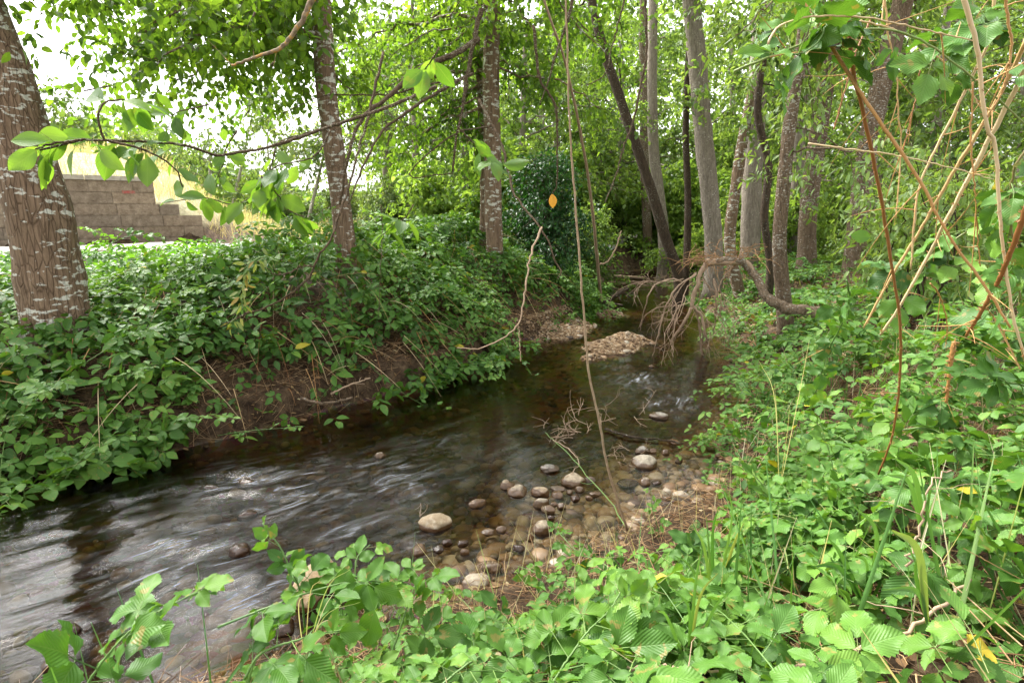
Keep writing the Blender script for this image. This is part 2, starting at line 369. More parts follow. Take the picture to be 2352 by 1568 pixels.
M['soil_twig'] = plain('soil_twig', [(.1, (.04, .022, .012)), (.5, (.14, .085, .045)), (1, (.30, .20, .11))], 9, .8, .2, .003, True)
M['stick'] = plain('pale_stick', [(.2, (.22, .14, .09)), (.8, (.46, .34, .23))], 30, .8, .4, .003)
# ---------------------------------------------------------------- stream plan and ground height
LE = np.array([(-14, 0.2), (-9, 1.9), (-5.8, 3.2), (-3.85, 3.95), (-2.9, 4.6), (-2.4, 5.05), (-1.65, 5.9), (-1.0, 6.7), (-.35, 7.7), (.15, 8.9), (.8, 10.0), (1.3, 10.9), (1.7, 13), (2.4, 16), (2.9, 18.6), (4.0, 20.8), (7.5, 22.6), (14, 24)], float)
RE = np.array([(-10, -5), (-5.0, -2.2), (-3.0, 0.4), (-1.75, 1.8), (-1.3, 2.25), (-.6, 2.55), (.1, 2.9), (.8, 3.35), (1.45, 3.8), (1.95, 4.9), (2.6, 6.0), (3.0, 7.5), (3.9, 10), (4.3, 13.5), (4.9, 16.8), (6.0, 18.6), (9, 20.2), (14, 21.4)], float)
def seg_dist(x, y, P):
    d = np.full(x.shape, 1e9)
    for a, b in zip(P[:-1], P[1:]):
        e = b - a; t = np.clip(((x - a[0]) * e[0] + (y - a[1]) * e[1]) / (e @ e), 0, 1)
        d = np.minimum(d, np.hypot(x - a[0] - t * e[0], y - a[1] - t * e[1]))
    return d
POLY = np.vstack([LE, RE[::-1]])
def inside(x, y):
    c = np.zeros(x.shape, bool); P = POLY
    for i in range(len(P)):
        (x1, y1), (x2, y2) = P[i - 1], P[i]
        if y1 == y2: continue
        k = ((y1 > y) != (y2 > y)) & (x < (x2 - x1) * (y - y1) / (y2 - y1) + x1); c ^= k
    return c
def plan(x, y):
    """distance outside (+) or inside (-) the stream, and 1 on the left bank"""
    x = np.asarray(x, float); y = np.asarray(y, float)
    dl, dr = seg_dist(x, y, LE), seg_dist(x, y, RE)
    ins = inside(x, y)
    return np.where(ins, -np.minimum(dl, dr), np.minimum(dl, dr)), dl < dr
WALL = np.array([(-18.6, 9.6), (-14.2, 12.9), (-9.0, 16.9)])
_wd = nrm(WALL[2] - WALL[0]); _wn = np.array([-_wd[1], _wd[0]])
BUMPS = [gr(1395, 800)[:2].tolist() + [.42, .20], gr(1440, 783)[:2].tolist() + [.30, .22], gr(1360, 822)[:2].tolist() + [.24, .14],
         gr(1395, 722)[:2].tolist() + [.5, .16], gr(1250, 765)[:2].tolist() + [.55, .26], gr(1300, 745)[:2].tolist() + [.5, .22]]
SHALLOW = [(gr(1290, 1150)[0], gr(1290, 1150)[1], .8), (gr(1480, 1080)[0], gr(1480, 1080)[1], .7), (gr(1150, 1260)[0], gr(1150, 1260)[1], .7), (gr(1350, 1220)[0], gr(1350, 1220)[1], .6)]
def H(x, y):
    x = np.asarray(x, float); y = np.asarray(y, float)
    d, left = plan(x, y)
    nz = fbm(x, y, 0, .9, 4); nf = fbm(x, y, 5., 5, 3)
    dep = .06 + .26 * sstep(0, .9, -d)
    sh = 0 * x
    for a, b, r in SHALLOW: sh = np.maximum(sh, np.exp(-((x - a) ** 2 + (y - b) ** 2) / r ** 2))
    bed = -dep * (1 - .76 * sh) + .03 * nz + .012 * nf
    for a, b, r, h in BUMPS:
        q = ((x - a) / (r * 1.25)) ** 2 + ((y - b) / r) ** 2
        bed = np.maximum(bed, -.2 + (h + .12) * np.exp(-q * (1 + .5 * nz)) + .02 * nf)
    dd = np.maximum(d + .10 * nz, 0)
    lb = .30 * sstep(0, .16, dd) + .38 * sstep(.1, .9, dd) + .42 * sstep(.6, 2.0, dd) + .06 * nz + .02 * nf
    lb = lb + .12 * sstep(3, 9, d)
    s = (x - WALL[2][0]) * _wn[0] + (y - WALL[2][1]) * _wn[1]; al = (x - WALL[2][0]) * _wd[0] + (y - WALL[2][1]) * _wd[1]
    hill = 1.15 * sstep(.15, .4, s) * sstep(.4, -.2, al) + 1.7 * sstep(.4, 7, s) * sstep(5.5, -3, al) + 1.1 * sstep(0.2, 3.5, s) * sstep(2.5, -.2, al) * (1 - sstep(.15, .4, s) * sstep(.4, -.2, al))
    lb = lb + hill + .15 * nz * sstep(1, 3, s)
    rb = .12 * sstep(0, .2, dd) + .42 * sstep(.25, 1.4, dd) + .34 * sstep(.9, 2.4, dd) + .05 * nz + .02 * nf
    rb = rb + .15 * sstep(4, 12, d)
    far = 2.5 * sstep(35, 90, np.hypot(x, y)) * (1 + .3 * nz)
    return np.where(d < 0, bed, np.where(left, lb, rb)) + far
def ax(lo, hi, step, ext, g=1.16):
    a = np.arange(lo, hi + 1e-6, step); r = []; s = step; p = a[-1]
    while p < ext: s *= g; p += s; r.append(p)
    q = []; s = step; p = a[0]
    while p > -ext: s *= g; p -= s; q.append(p)
    return np.concatenate([q[::-1], a, r])
def grid_mesh(mb, X, Y, Z, uv=None, mat=0):
    n, m = X.shape
    i = np.arange(n - 1)[:, None] * m; j = np.arange(m - 1)[None]
    q = np.stack([i + j, i + j + 1, i + m + j + 1, i + m + j], -1).reshape(-1, 4)
    mb.add(np.stack([X, Y, Z], -1).reshape(-1, 3), [q], uv, .5, mat)
# ground material: soil and litter, stony under the water, dry grass on the hill
def ground_mat():
    m, n, l, out = mat_new('soil_and_stream_bed')
    tc = n.new('ShaderNodeTexCoord'); sep = n.new('ShaderNodeSeparateXYZ'); l.new(tc.outputs['Object'], sep.inputs[0])
    nz = N_(n, 'ShaderNodeTexNoise', Scale=9.0, Detail=8.0, Roughness=.7); l.new(tc.outputs['Object'], nz.inputs['Vector'])
    nb = N_(n, 'ShaderNodeTexNoise', Scale=1.3, Detail=4.0); l.new(tc.outputs['Object'], nb.inputs['Vector'])
    vo = N_(n, 'ShaderNodeTexVoronoi', Scale=13.0, Randomness=1.0); l.new(tc.outputs['Object'], vo.inputs['Vector'])
    soil = ramp(n, [(.35, (.025, .015, .009)), (.5, (.075, .048, .028)), (.62, (.14, .095, .055)), (.75, (.24, .17, .10))]); l.new(nz.outputs[0], soil.inputs[0])
    peb = mix(n, l, vo.outputs['Color'], (.16, .085, .035), .72)
    bedc = ramp(n, [(.35, (.03, .022, .010)), (.52, (.11, .065, .025)), (.72, (.28, .155, .055))]); l.new(nb.outputs[0], bedc.inputs[0])
    bed = mix(n, l, peb, bedc.outputs[0], .65)
    fr = ramp(n, [(0.485, (0, 0, 0)), (.505, (1, 1, 1))])
    mm = n.new('ShaderNodeMath'); mm.operation = 'MULTIPLY_ADD'; mm.inputs[1].default_value = .5; mm.inputs[2].default_value = .49; l.new(sep.outputs[2], mm.inputs[0]); l.new(mm.outputs[0], fr.inputs[0])
    c = mix(n, l, bed, soil.outputs[0], fr.outputs[0])
    hr = ramp(n, [(.52, (0, 0, 0)), (.6, (1, 1, 1))]); m2 = n.new('ShaderNodeMath'); m2.operation = 'MULTIPLY_ADD'; m2.inputs[1].default_value = .2; m2.inputs[2].default_value = .2; l.new(sep.outputs[2], m2.inputs[0]); l.new(m2.outputs[0], hr.inputs[0])
    dry = ramp(n, [(.3, (.22, .24, .12)), (.5, (.40, .36, .22)), (.7, (.52, .46, .33))]); l.new(nz.outputs[0], dry.inputs[0])
    c = mix(n, l, c, dry.outputs[0], hr.outputs[0])
    p = N_(n, 'ShaderNodeBsdfPrincipled', Roughness=.9); p.inputs['Specular IOR Level'].default_value = .2; l.new(c, p.inputs['Base Color'])
    b = N_(n, 'ShaderNodeBump', Strength=1.0, Distance=.05); l.new(nz.outputs[0], b.inputs['Height']); l.new(b.outputs[0], p.inputs['Normal'])
    l.new(p.outputs[0], out.inputs[0]); return m
GM = ground_mat()
xs = ax(-6.5, 6.0, .055, 260); ys = ax(0.6, 12.5, .055, 260)
X, Y = np.meshgrid(xs, ys)
mb = MB(); grid_mesh(mb, X, Y, H(X, Y)); mb.build('ground', GM, kind='structure')
# pale gravel track beyond the left bank
TP = smooth_path([(-20, 6.8, 0), (-12, 12.2, 0), (-7, 15.6, 0), (0, 19.0, 0), (7, 30, 0), (12, 44, 0)], 90)[:, :2]
tn = nrm(np.gradient(TP, axis=0)); tn = np.stack([-tn[:, 1], tn[:, 0]], 1)
w = np.linspace(-1.25, 1.25, 13)
X = TP[:, 0][:, None] + tn[:, 0][:, None] * w; Y = TP[:, 1][:, None] + tn[:, 1][:, None] * w
M['gravel_track'] = plain('pale_gravel', [(.3, (.34, .31, .27)), (.7, (.58, .54, .49))], 14, .9, .3, .01)
mb = MB(); grid_mesh(mb, X, Y, H(X, Y) + .035 - .05 * (np.abs(w) / 1.25) ** 6 * np.ones_like(X)); mb.build('path', M['gravel_track'], kind='structure')
# ---------------------------------------------------------------- water
def water_mat():
    m, n, l, out = mat_new('stream_water')
    uv = n.new('ShaderNodeTexCoord')
    def stretched(sx, sy, sc, det, dist):
        mp = n.new('ShaderNodeMapping'); mp.inputs['Scale'].default_value = (sx, sy, 1); l.new(uv.outputs['UV'], mp.inputs[0])
        q = N_(n, 'ShaderNodeTexNoise', Scale=sc, Detail=det, Roughness=.6, Distortion=dist); l.new(mp.outputs[0], q.inputs['Vector']); return q
    a = stretched(.6, 1.9, 3.0, 5.0, .9); b = stretched(.3, 5.0, 9.0, 4.0, .8)
    at_ = N_(n, 'ShaderNodeAttribute', attribute_name='rnd')
    def m_(op, x, y=None, z=None):
        q = n.new('ShaderNodeMath'); q.operation = op
        for i, v in enumerate((x, y, z)):
            if v is None: continue
            if hasattr(v, 'links'): l.new(v, q.inputs[i])
            else: q.inputs[i].default_value = v
        return q.outputs[0]
    h = m_('MULTIPLY', m_('ADD', m_('MULTIPLY', b.outputs[0], .5), a.outputs[0]), m_('MULTIPLY_ADD', at_.outputs['Fac'], 1.1, .06))
    bp = N_(n, 'ShaderNodeBump', Strength=1.0, Distance=.013); l.new(h, bp.inputs['Height'])
    gl = N_(n, 'ShaderNodeBsdfGlossy', Roughness=.12, Color=(1, 1, 1, 1)); l.new(bp.outputs[0], gl.inputs['Normal'])
    rf = m_('MULTIPLY_ADD', at_.outputs['Fac'], .10, .03); l.new(rf, gl.inputs['Roughness'])
    tr = n.new('ShaderNodeBsdfTransparent'); dpt = N_(n, 'ShaderNodeAttribute', attribute_name='depth'); cmb = n.new('ShaderNodeCombineXYZ')
    for i_, k_ in enumerate((-5.0, -6.0, -9.5)):   # brown water absorbs along its depth
        l.new(m_('EXPONENT', m_('MULTIPLY', dpt.outputs['Fac'], k_)), cmb.inputs[i_])
    l.new(cmb.outputs[0], tr.inputs['Color'])
    fr = N_(n, 'ShaderNodeFresnel', IOR=1.34); l.new(bp.outputs[0], fr.inputs['Normal'])
    mx = n.new('ShaderNodeMixShader'); l.new(fr.outputs[0], mx.inputs[0]); l.new(tr.outputs[0], mx.inputs[1]); l.new(gl.outputs[0], mx.inputs[2])
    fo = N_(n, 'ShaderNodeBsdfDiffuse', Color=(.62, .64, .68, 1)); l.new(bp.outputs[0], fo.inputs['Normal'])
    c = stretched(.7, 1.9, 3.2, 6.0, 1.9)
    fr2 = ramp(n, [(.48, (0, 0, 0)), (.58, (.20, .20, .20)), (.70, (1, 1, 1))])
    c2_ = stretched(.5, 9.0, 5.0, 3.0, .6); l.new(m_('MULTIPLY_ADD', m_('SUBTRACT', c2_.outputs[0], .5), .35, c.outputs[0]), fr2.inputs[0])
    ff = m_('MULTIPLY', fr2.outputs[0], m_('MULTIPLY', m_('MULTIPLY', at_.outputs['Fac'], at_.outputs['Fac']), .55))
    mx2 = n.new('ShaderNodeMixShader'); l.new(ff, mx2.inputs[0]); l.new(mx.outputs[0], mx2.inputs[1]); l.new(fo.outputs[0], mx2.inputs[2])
    l.new(mx2.outputs[0], out.inputs[0]); return m
n_s, n_w = 900, 130
Lp = smooth_path(np.c_[LE, np.zeros(len(LE))], n_s)[:, :2]; Rp = smooth_path(np.c_[RE, np.zeros(len(RE))], n_s)[:, :2]
tw = np.linspace(-.18, 1.18, n_w)
X = Lp[:, 0][:, None] * (1 - tw) + Rp[:, 0][:, None] * tw; Y = Lp[:, 1][:, None] * (1 - tw) + Rp[:, 1][:, None] * tw
cl = (Lp + Rp) / 2; S = np.concatenate([[0], np.cumsum(np.linalg.norm(np.diff(cl, axis=0), axis=1))])
Wd = np.linalg.norm(Lp - Rp, axis=1)
U = S[:, None] + 0 * X; Vv = (tw - .5)[None] * Wd[:, None]
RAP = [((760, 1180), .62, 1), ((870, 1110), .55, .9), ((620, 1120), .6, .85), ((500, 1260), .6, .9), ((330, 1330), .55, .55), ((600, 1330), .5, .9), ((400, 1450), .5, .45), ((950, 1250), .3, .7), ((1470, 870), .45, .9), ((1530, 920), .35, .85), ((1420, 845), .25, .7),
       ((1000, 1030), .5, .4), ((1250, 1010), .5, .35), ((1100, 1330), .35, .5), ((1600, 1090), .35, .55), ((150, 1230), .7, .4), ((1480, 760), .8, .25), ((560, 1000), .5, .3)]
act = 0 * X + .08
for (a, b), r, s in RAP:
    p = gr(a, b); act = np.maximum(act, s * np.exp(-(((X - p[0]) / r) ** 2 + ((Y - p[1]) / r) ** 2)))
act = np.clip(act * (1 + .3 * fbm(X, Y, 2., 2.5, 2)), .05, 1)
Z = act * (.030 * fbm(U * .9, Vv * 2.6, 0, 1.5, 3) + .012 * noise(U * 1.2, Vv * 3.2, 3., 4.0))
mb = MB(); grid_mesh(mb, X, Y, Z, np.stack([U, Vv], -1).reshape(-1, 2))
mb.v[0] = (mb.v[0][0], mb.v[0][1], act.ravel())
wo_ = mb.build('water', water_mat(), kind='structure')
da = wo_.data.attributes.new('depth', 'FLOAT', 'POINT'); da.data.foreach_set('value', np.clip(.01 - H(X, Y), .01, .5).ravel().astype(np.float32))
# ---------------------------------------------------------------- stones
def ico(sub):
    import bmesh
    bm = bmesh.new(); bmesh.ops.create_icosphere(bm, subdivisions=sub, radius=1)
    V = np.array([v.co[:] for v in bm.verts]); Fc = np.array([[v.index for v in f.verts] for f in bm.faces]); bm.free(); return V, Fc
ICO1, ICO2, ICO4 = ico(1), ico(2), ico(4)
def stone_shape(I, seed, ang=.35):
    V, Fc = I; s = seed * 7.31
    k = 1 + .20 * noise(V[:, 0] + s, V[:, 1], V[:, 2], 1.3) + .07 * noise(V[:, 0] + s, V[:, 1], V[:, 2], 3.1) + .02 * noise(V[:, 0] + s, V[:, 1], V[:, 2], 8.0)
    r = np.random.default_rng(seed)
    for _ in range(7):                       # flattened facets worn round
        n = nrm(r.normal(size=3)); c = r.uniform(.68, .95); dt = V @ n
        k = np.minimum(k, np.where(dt > .05, c / np.maximum(dt, .05), 9) * .8 + .2 * k)
    return V * k[:, None]
def stone_mat(name, stops, wet):
    m, n, l, out = mat_new(name)
    tc = n.new('ShaderNodeTexCoord'); ge = n.new('ShaderNodeNewGeometry'); sp_ = n.new('ShaderNodeSeparateXYZ'); l.new(ge.outputs['Position'], sp_.inputs[0])
    oi = n.new('ShaderNodeObjectInfo')
    nz = N_(n, 'ShaderNodeTexNoise', Scale=34.0, Detail=8.0, Roughness=.72); l.new(tc.outputs['Object'], nz.inputs['Vector'])
    nb = N_(n, 'ShaderNodeTexNoise', Scale=9.0, Detail=3.0); l.new(tc.outputs['Object'], nb.inputs['Vector'])
    c = ramp(n, stops); l.new(nz.outputs[0], c.inputs[0])
    tint = ramp(n, [(0, (.75, .8, .88)), (.35, (1.1, 1.07, 1.0)), (.8, (1.0, .86, .68)), (1, (1.25, 1.05, .8))]); l.new(oi.outputs['Random'], tint.inputs[0])
    col = mix(n, l, c.outputs[0], tint.outputs[0], 1.0, 'MULTIPLY')
    # wet band: the water line on the stone
    ad = n.new('ShaderNodeMath'); ad.operation = 'MULTIPLY_ADD'; ad.inputs[1].default_value = .03; l.new(nb.outputs[0], ad.inputs[0]); l.new(sp_.outputs[2], ad.inputs[2])
    wr = ramp(n, [(wet, (.30, .20, .13)), (wet + .012, (1, 1, 1))]); l.new(ad.outputs[0], wr.inputs[0])
    col = mix(n, l, col, wr.outputs[0], 1.0, 'MULTIPLY')
    rr = ramp(n, [(wet, (.18, .18, .18)), (wet + .012, (.8, .8, .8))]); l.new(ad.outputs[0], rr.inputs[0])
    p = n.new('ShaderNodeBsdfPrincipled'); l.new(col, p.inputs['Base Color']); l.new(rr.outputs[0], p.inputs['Roughness'])
    b = N_(n, 'ShaderNodeBump', Strength=.5, Distance=.008); l.new(nz.outputs[0], b.inputs['Height']); l.new(b.outputs[0], p.inputs['Normal'])
    l.new(p.outputs[0], out.inputs[0]); return m
M['stone'] = stone_mat('river_stone', [(.25, (.13, .115, .09)), (.5, (.29, .26, .21)), (.75, (.46, .42, .35))], .05)
M['stone_wet'] = stone_mat('wet_stone', [(.25, (.05, .035, .02)), (.5, (.12, .08, .05)), (.75, (.2, .14, .09))], .2)
M['stone_tan'] = stone_mat('tan_boulder', [(.25, (.20, .12, .06)), (.5, (.34, .25, .15)), (.75, (.50, .43, .33))], .035)
M['pebble'] = plain('pebbles', [(.05, (.05, .03, .018)), (.3, (.15, .085, .038)), (.55, (.24, .14, .06)), (.75, (.28, .21, .14)), (1, (.44, .39, .31))], 20, .5, .4, .004, True, .5)
M['gravel'] = plain('bar_gravel', [(.05, (.10, .06, .035)), (.35, (.25, .16, .09)), (.7, (.38, .27, .16)), (1, (.45, .37, .28))], 20, .85, .4, .004, True, .3)
# zoomed pixel list: x, y, w, h, rise above water in the photo, label, material
def zs(x, y): return 784 + x / 2, 784 + y / 2
STONES = [
 (425, 825, 130, 85, 'pale cream and tan boulder with a twig leaning on it, in mid rapids', 'stone_tan'),
 (355, 955, 70, 45, 'low pale wet stone just above the foreground bramble tips by the rapid', 'stone'),
 (568, 962, 44, 42, 'small stone with a pale dry face in the shallow dark riffle', 'stone'),
 (685, 1028, 98, 48, 'flat oval olive grey stone with a twig, near the foreground leaves', 'stone'),
 (618, 1108, 120, 85, 'broad pale stone half covered by foreground bramble leaves', 'stone'),
 (485, 920, 46, 36, 'brown wet stone left of the riffle behind the tan boulder', 'stone_wet'),
 (447, 952, 44, 30, 'small glossy brown stone below the tan boulder', 'stone_wet'),
 (672, 872, 58, 32, 'small angular white topped stone between tan boulder and speckled stone', 'stone'),
 (736, 858, 46, 34, 'small pinkish rounded stone left of the speckled stone', 'stone'),
 (868, 897, 36, 36, 'small upright wet stone below left of the speckled stone', 'stone'),
 (930, 845, 95, 70, 'grey speckled rounded stone standing alone near the bank', 'stone'),
 (955, 768, 62, 40, 'dark rounded stone directly above the speckled stone', 'stone'),
 (921, 735, 78, 52, 'tilted egg shaped pale stone in the middle of the cobble cluster', 'stone'),
 (911, 684, 86, 54, 'large pale flat topped stone at the left of the cobble cluster', 'stone'),
 (810, 680, 92, 50, 'blue grey smooth stone beside the brown one left of the cluster', 'stone'),
 (760, 655, 66, 48, 'brown rounded stone with pale cap behind the blue grey stone', 'stone'),
 (622, 737, 76, 44, 'low round brown wet stone alone between boulder and cluster', 'stone'),
 (958, 580, 84, 40, 'rounded stone with a dark waterline, farthest back left of the cluster', 'stone'),
 (1065, 632, 104, 62, 'largest pale stone at the back of the cobble cluster', 'stone'),
 (1142, 630, 54, 34, 'pale stone right of the largest cluster stone', 'stone'),
 (994, 700, 58, 32, 'smooth oval stone right of the flat topped stone', 'stone'),
 (993, 674, 60, 26, 'flat stone stacked behind the smooth oval stone', 'stone'),
 (1096, 676, 42, 32, 'small round cream stone in front of the largest cluster stone', 'stone'),
 (1050, 690, 32, 24, 'tiny cream stone in the middle of the cluster', 'stone'),
 (1012, 752, 42, 36, 'rounded brown stone right of the egg shaped stone', 'stone'),
 (975, 742, 34, 24, 'tiny stone touching the egg shaped stone', 'stone'),
 (1168, 697, 56, 28, 'flat oval stone at the right edge of the cluster', 'stone'),
 (1138, 716, 34, 20, 'tiny flat stone below the right edge of the cluster', 'stone'),
 (1385, 494, 72, 46, 'round light grey stone behind the largest light grey slab', 'stone'),
 (1395, 545, 122, 72, 'largest light grey slab shaped stone near the right bank', 'stone'),
 (1431, 500, 36, 26, 'small pale stone touching the round light grey stone', 'stone'),
 (1490, 505, 36, 32, 'small pointed stone standing alone right of the grey pair', 'stone'),
 (1550, 543, 36, 30, 'rightmost small round stone near the right bank', 'stone'),
 (1394, 640, 52, 42, 'dark sided angular stone below the light grey slab', 'stone'),
 (1450, 645, 42, 22, 'low dark stone right of the angular stone', 'stone_wet'),
 (1496, 718, 52, 36, 'pale rounded stone by the green seedling at the right shore', 'stone'),
 (1460, 338, 104, 34, 'long flat olive slab with a twig on it in mid stream', 'stone'),
 (1528, 458, 54, 22, 'low greenish stone behind the small pointed stone', 'stone'),
 (178, 520, 50, 36, 'lone wedge shaped stone splitting the current at mid stream', 'stone'),
 (1318, 632, 92, 26, 'long low brown stone barely under water beside the cluster', 'stone_wet'),
 (962, 808, 36, 30, 'small dark stone just behind the speckled stone', 'stone_wet'),
 (1075, 716, 46, 34, 'reddish brown stone in the front right of the cluster', 'stone_wet'),
 (815, 945, 60, 34, 'dark flat stone in the riffle by the near bank', 'stone_wet'),
 (560, 925, 50, 30, 'dark stone behind the small stone with the pale face', 'stone_wet'),
]
STONES2 = [(120, 1524, 46, 36, 'dark wet stone breaking the bright reflection at the corner', 'stone_wet'), (165, 1441, 32, 26, 'small dark stone breaking the edge of the bright reflection', 'stone_wet'),
 (718, 1340, 96, 150, 'big tan boulder behind the foreground bramble shoot', 'stone_tan'), (645, 1440, 48, 30, 'brown wet stone at the foot of the big tan boulder', 'stone_wet'),
 (548, 1262, 44, 30, 'small brown stone capping the left rapid', 'stone_wet'), (480, 1108, 44, 22, 'flat brown stone just under the surface left of the rapids', 'stone_wet'),
 (566, 1168, 40, 22, 'round brown stone under the rapid in mid channel', 'stone_wet'), (700, 1100, 50, 24, 'low brown stone under the upper rapid', 'stone_wet'), (560, 1094, 50, 24, 'low rusty stone beneath the tail of the upper rapid', 'stone_wet'),
 (1496, 840, 14, 10, 'tiny brown stone off the right end of the gravel island', 'stone')]
for k, (x, y, w_, h_, lab, mt) in enumerate([(*zs(a, b), c / 2, d / 2, e, f) for a, b, c, d, e, f in STONES] + STONES2):
    r_ = np.random.default_rng(100 + k)
    p = gr(x, y + h_ * .35); D = math.hypot(p[1], CZ); sx = w_ / F * D / 2 * 1.05; sz = max(h_ / F * D / 2 * 1.05, .02); sy = sx * r_.uniform(.65, .95)
    if k == len(STONES) + 2: sx, sy, sz = .10, .20, .13; p = gr(718, 1370)
    V = stone_shape(ICO4, k + 3) * np.array([sx, sy, sz]); a = r_.uniform(-.6, .6)
    c, s = math.cos(a), math.sin(a); V = V @ np.array([[c, s, 0], [-s, c, 0], [0, 0, 1]])
    under = 'under' in lab or 'beneath' in lab
    z = sz * .14 if not under else -sz * .95
    mb = MB(); mb.add(V, [ICO4[1]]); mb.build('stone', M[mt], base=None).location = (p[0], p[1] + sy * .3, z)
    o = COL.objects[-1] if False else bpy.context.scene.collection.objects[-1]
    o['label'] = lab; o['category'] = 'stone'; o['group'] = 'stones standing in the stream'
def stones_mass(name, x, y, size, mat, lift=.25, flat=.6, **tags):
    N = len(x); z = H(x, y); mb = MB()
    sh = [stone_shape(ICO2, 500 + k) for k in range(6)]; pick = rng.integers(0, 6, N); th = rng.uniform(0, 6.28, N)
    R = np.zeros((N, 3, 3)); R[:, 0, 0] = np.cos(th); R[:, 1, 1] = np.cos(th); R[:, 0, 1] = -np.sin(th); R[:, 1, 0] = np.sin(th); R[:, 2, 2] = 1
    sc = np.stack([size, size * rng.uniform(.6, .95, N), size * flat * rng.uniform(.6, 1.1, N)], 1)
    for k in range(6):
        m = pick == k; mb.inst((sh[k], [ICO2[1]], np.zeros((len(sh[k]), 2))), np.stack([x, y, z + sc[:, 2] * lift], 1)[m], R[m], sc[m], rng.random(m.sum()))
    return mb.build(name, mat, **tags)
# bed stones, denser in the shallows
c = rng.uniform((-6, 1.2), (4.6, 12), (60000, 2)); d, _ = plan(c[:, 0], c[:, 1])
sh = np.max([np.exp(-((c[:, 0] - a) ** 2 + (c[:, 1] - b) ** 2) / (r * 1.2) ** 2) for a, b, r in SHALLOW], 0)
keep = (d < .02) & (rng.random(len(c)) < .10 + .95 * sh); c = c[keep]
stones_mass('pebbles', c[:, 0], c[:, 1], np.clip(rng.lognormal(-3.3, .45, len(c)), .015, .085), M['pebble'], kind='stuff', label='brown and tan pebbles covering the stream bed')
# gravel bars
for cx, cy_, rad, n_, lab in ((*gr(1400, 800)[:2], .95, 13000, 'sandy gravel island in mid stream'), (*gr(1275, 757)[:2], 1.3, 11000, 'gravel beach under the left bank brambles'), (*gr(1395, 722)[:2], .8, 5000, 'narrow gravel spit beyond the island')):
    c = np.stack([rng.normal(cx, rad * .5, n_ * 2), rng.normal(cy_, rad * .5, n_ * 2)], 1); z = H(c[:, 0], c[:, 1]); d, _ = plan(c[:, 0], c[:, 1]); c = c[(z > -.02) & (z < .34) & (d < .35)]
    if len(c): stones_mass('gravel_bar', c[:, 0], c[:, 1], np.clip(rng.lognormal(-4.7, .55, len(c)), .005, .05), M['gravel'], .3, .7, kind='stuff', label=lab)
# ---------------------------------------------------------------- bramble thickets
def surf_left(x, y):
    d, _ = plan(x, y); n1 = fbm(x, y, 1., .8, 3); n2 = noise(x, y, 9., 2.6)
    s = .10 + .50 * sstep(-.35, .35, d) + .44 * sstep(.1, .9, d) + .60 * sstep(.6, 2.0, d) + .26 * n1 + .12 * n2
    s = s - .42 * sstep(-2.6, -4.2, x) * sstep(.2, 1.6, d) + .12 * sstep(6, 9, y) + .16 * np.exp(-((x + .6) / 1.3) ** 2 - ((y - 9) / 2.2) ** 2) + .10 * np.exp(-((x + 2.4) / 1.2) ** 2 - ((y - 6.8) / 1.2) ** 2)
    s = s - .35 * sstep(2.6, 4.5, d)
    return np.maximum(s, H(x, y) + .10)
def surf_right(x, y):
    n1 = fbm(x, y, 3., 1.1, 3)
    d, _ = plan(x, y); md = sum(h_ * np.exp(-((x - a_) ** 2 + (y - b_) ** 2) / r_ ** 2) for a_, b_, r_, h_ in ((1.85, 3.1, .55, .42), (2.5, 2.5, .7, .38), (2.6, 3.9, .6, .35), (1.5, 1.9, .5, .22), (3.4, 3.2, .9, .35), (2.9, 5.2, .6, .3), (3.7, 6.4, .7, .35))); return md * (1 + .4 * n1) + np.maximum(H(x, y), .0) + .05 + .12 * n1 * sstep(0, .6, d) + .10 * sstep(.2, .8, d) + .12 * sstep(.8, 2.0, d)
def in_patch(x, y, P):
    m = np.zeros(x.shape, bool)
    for a, b, rx, ry, ang in P:
        c, s = math.cos(ang), math.sin(ang); dx, dy = x - a, y - b
        m |= (((dx * c + dy * s) / rx) ** 2 + ((-dx * s + dy * c) / ry) ** 2) < 1
    return m
def patch(u, v, z, rx, ry, ang=.6):
    p = gr(u, v, z); return (p[0], p[1], rx, ry, ang)
BARE_L = [patch(560, 980, .02, .32, .14, .4), patch(650, 965, .02, .32, .14, .4), patch(740, 945, .02, .32, .14, .4), patch(815, 925, .02, .28, .14, .4), patch(560, 930, .2, .36, .22), patch(650, 925, .2, .42, .24), patch(760, 895, .2, .36, .17), patch(1275, 755, .1, 1.2, .5, 1.0), patch(1150, 800, .1, .25, .1)]
BARE_R = [patch(1500, 1260, .12, .42, .36, .3), patch(1380, 1330, .1, .45, .2, .3), patch(1600, 1330, .2, .35, .2), patch(1200, 1380, .1, .5, .14), patch(2230, 1050, .95, .4, .2), patch(1800, 1500, .8, .16, .09), patch(2290, 1500, .9, .2, .16), patch(1560, 1500, .6, .14, .1), patch(2060, 900, .85, .35, .4), patch(2180, 850, .9, .5, .4), patch(2280, 760, .95, 1.0, .5), patch(2080, 1330, .9, .14, .12), patch(2200, 1220, .95, .18, .10), patch(1640, 1180, .1, .3, .15, .3), patch(2080, 1560, .9, .12, .1)]
MASS_LAB = []
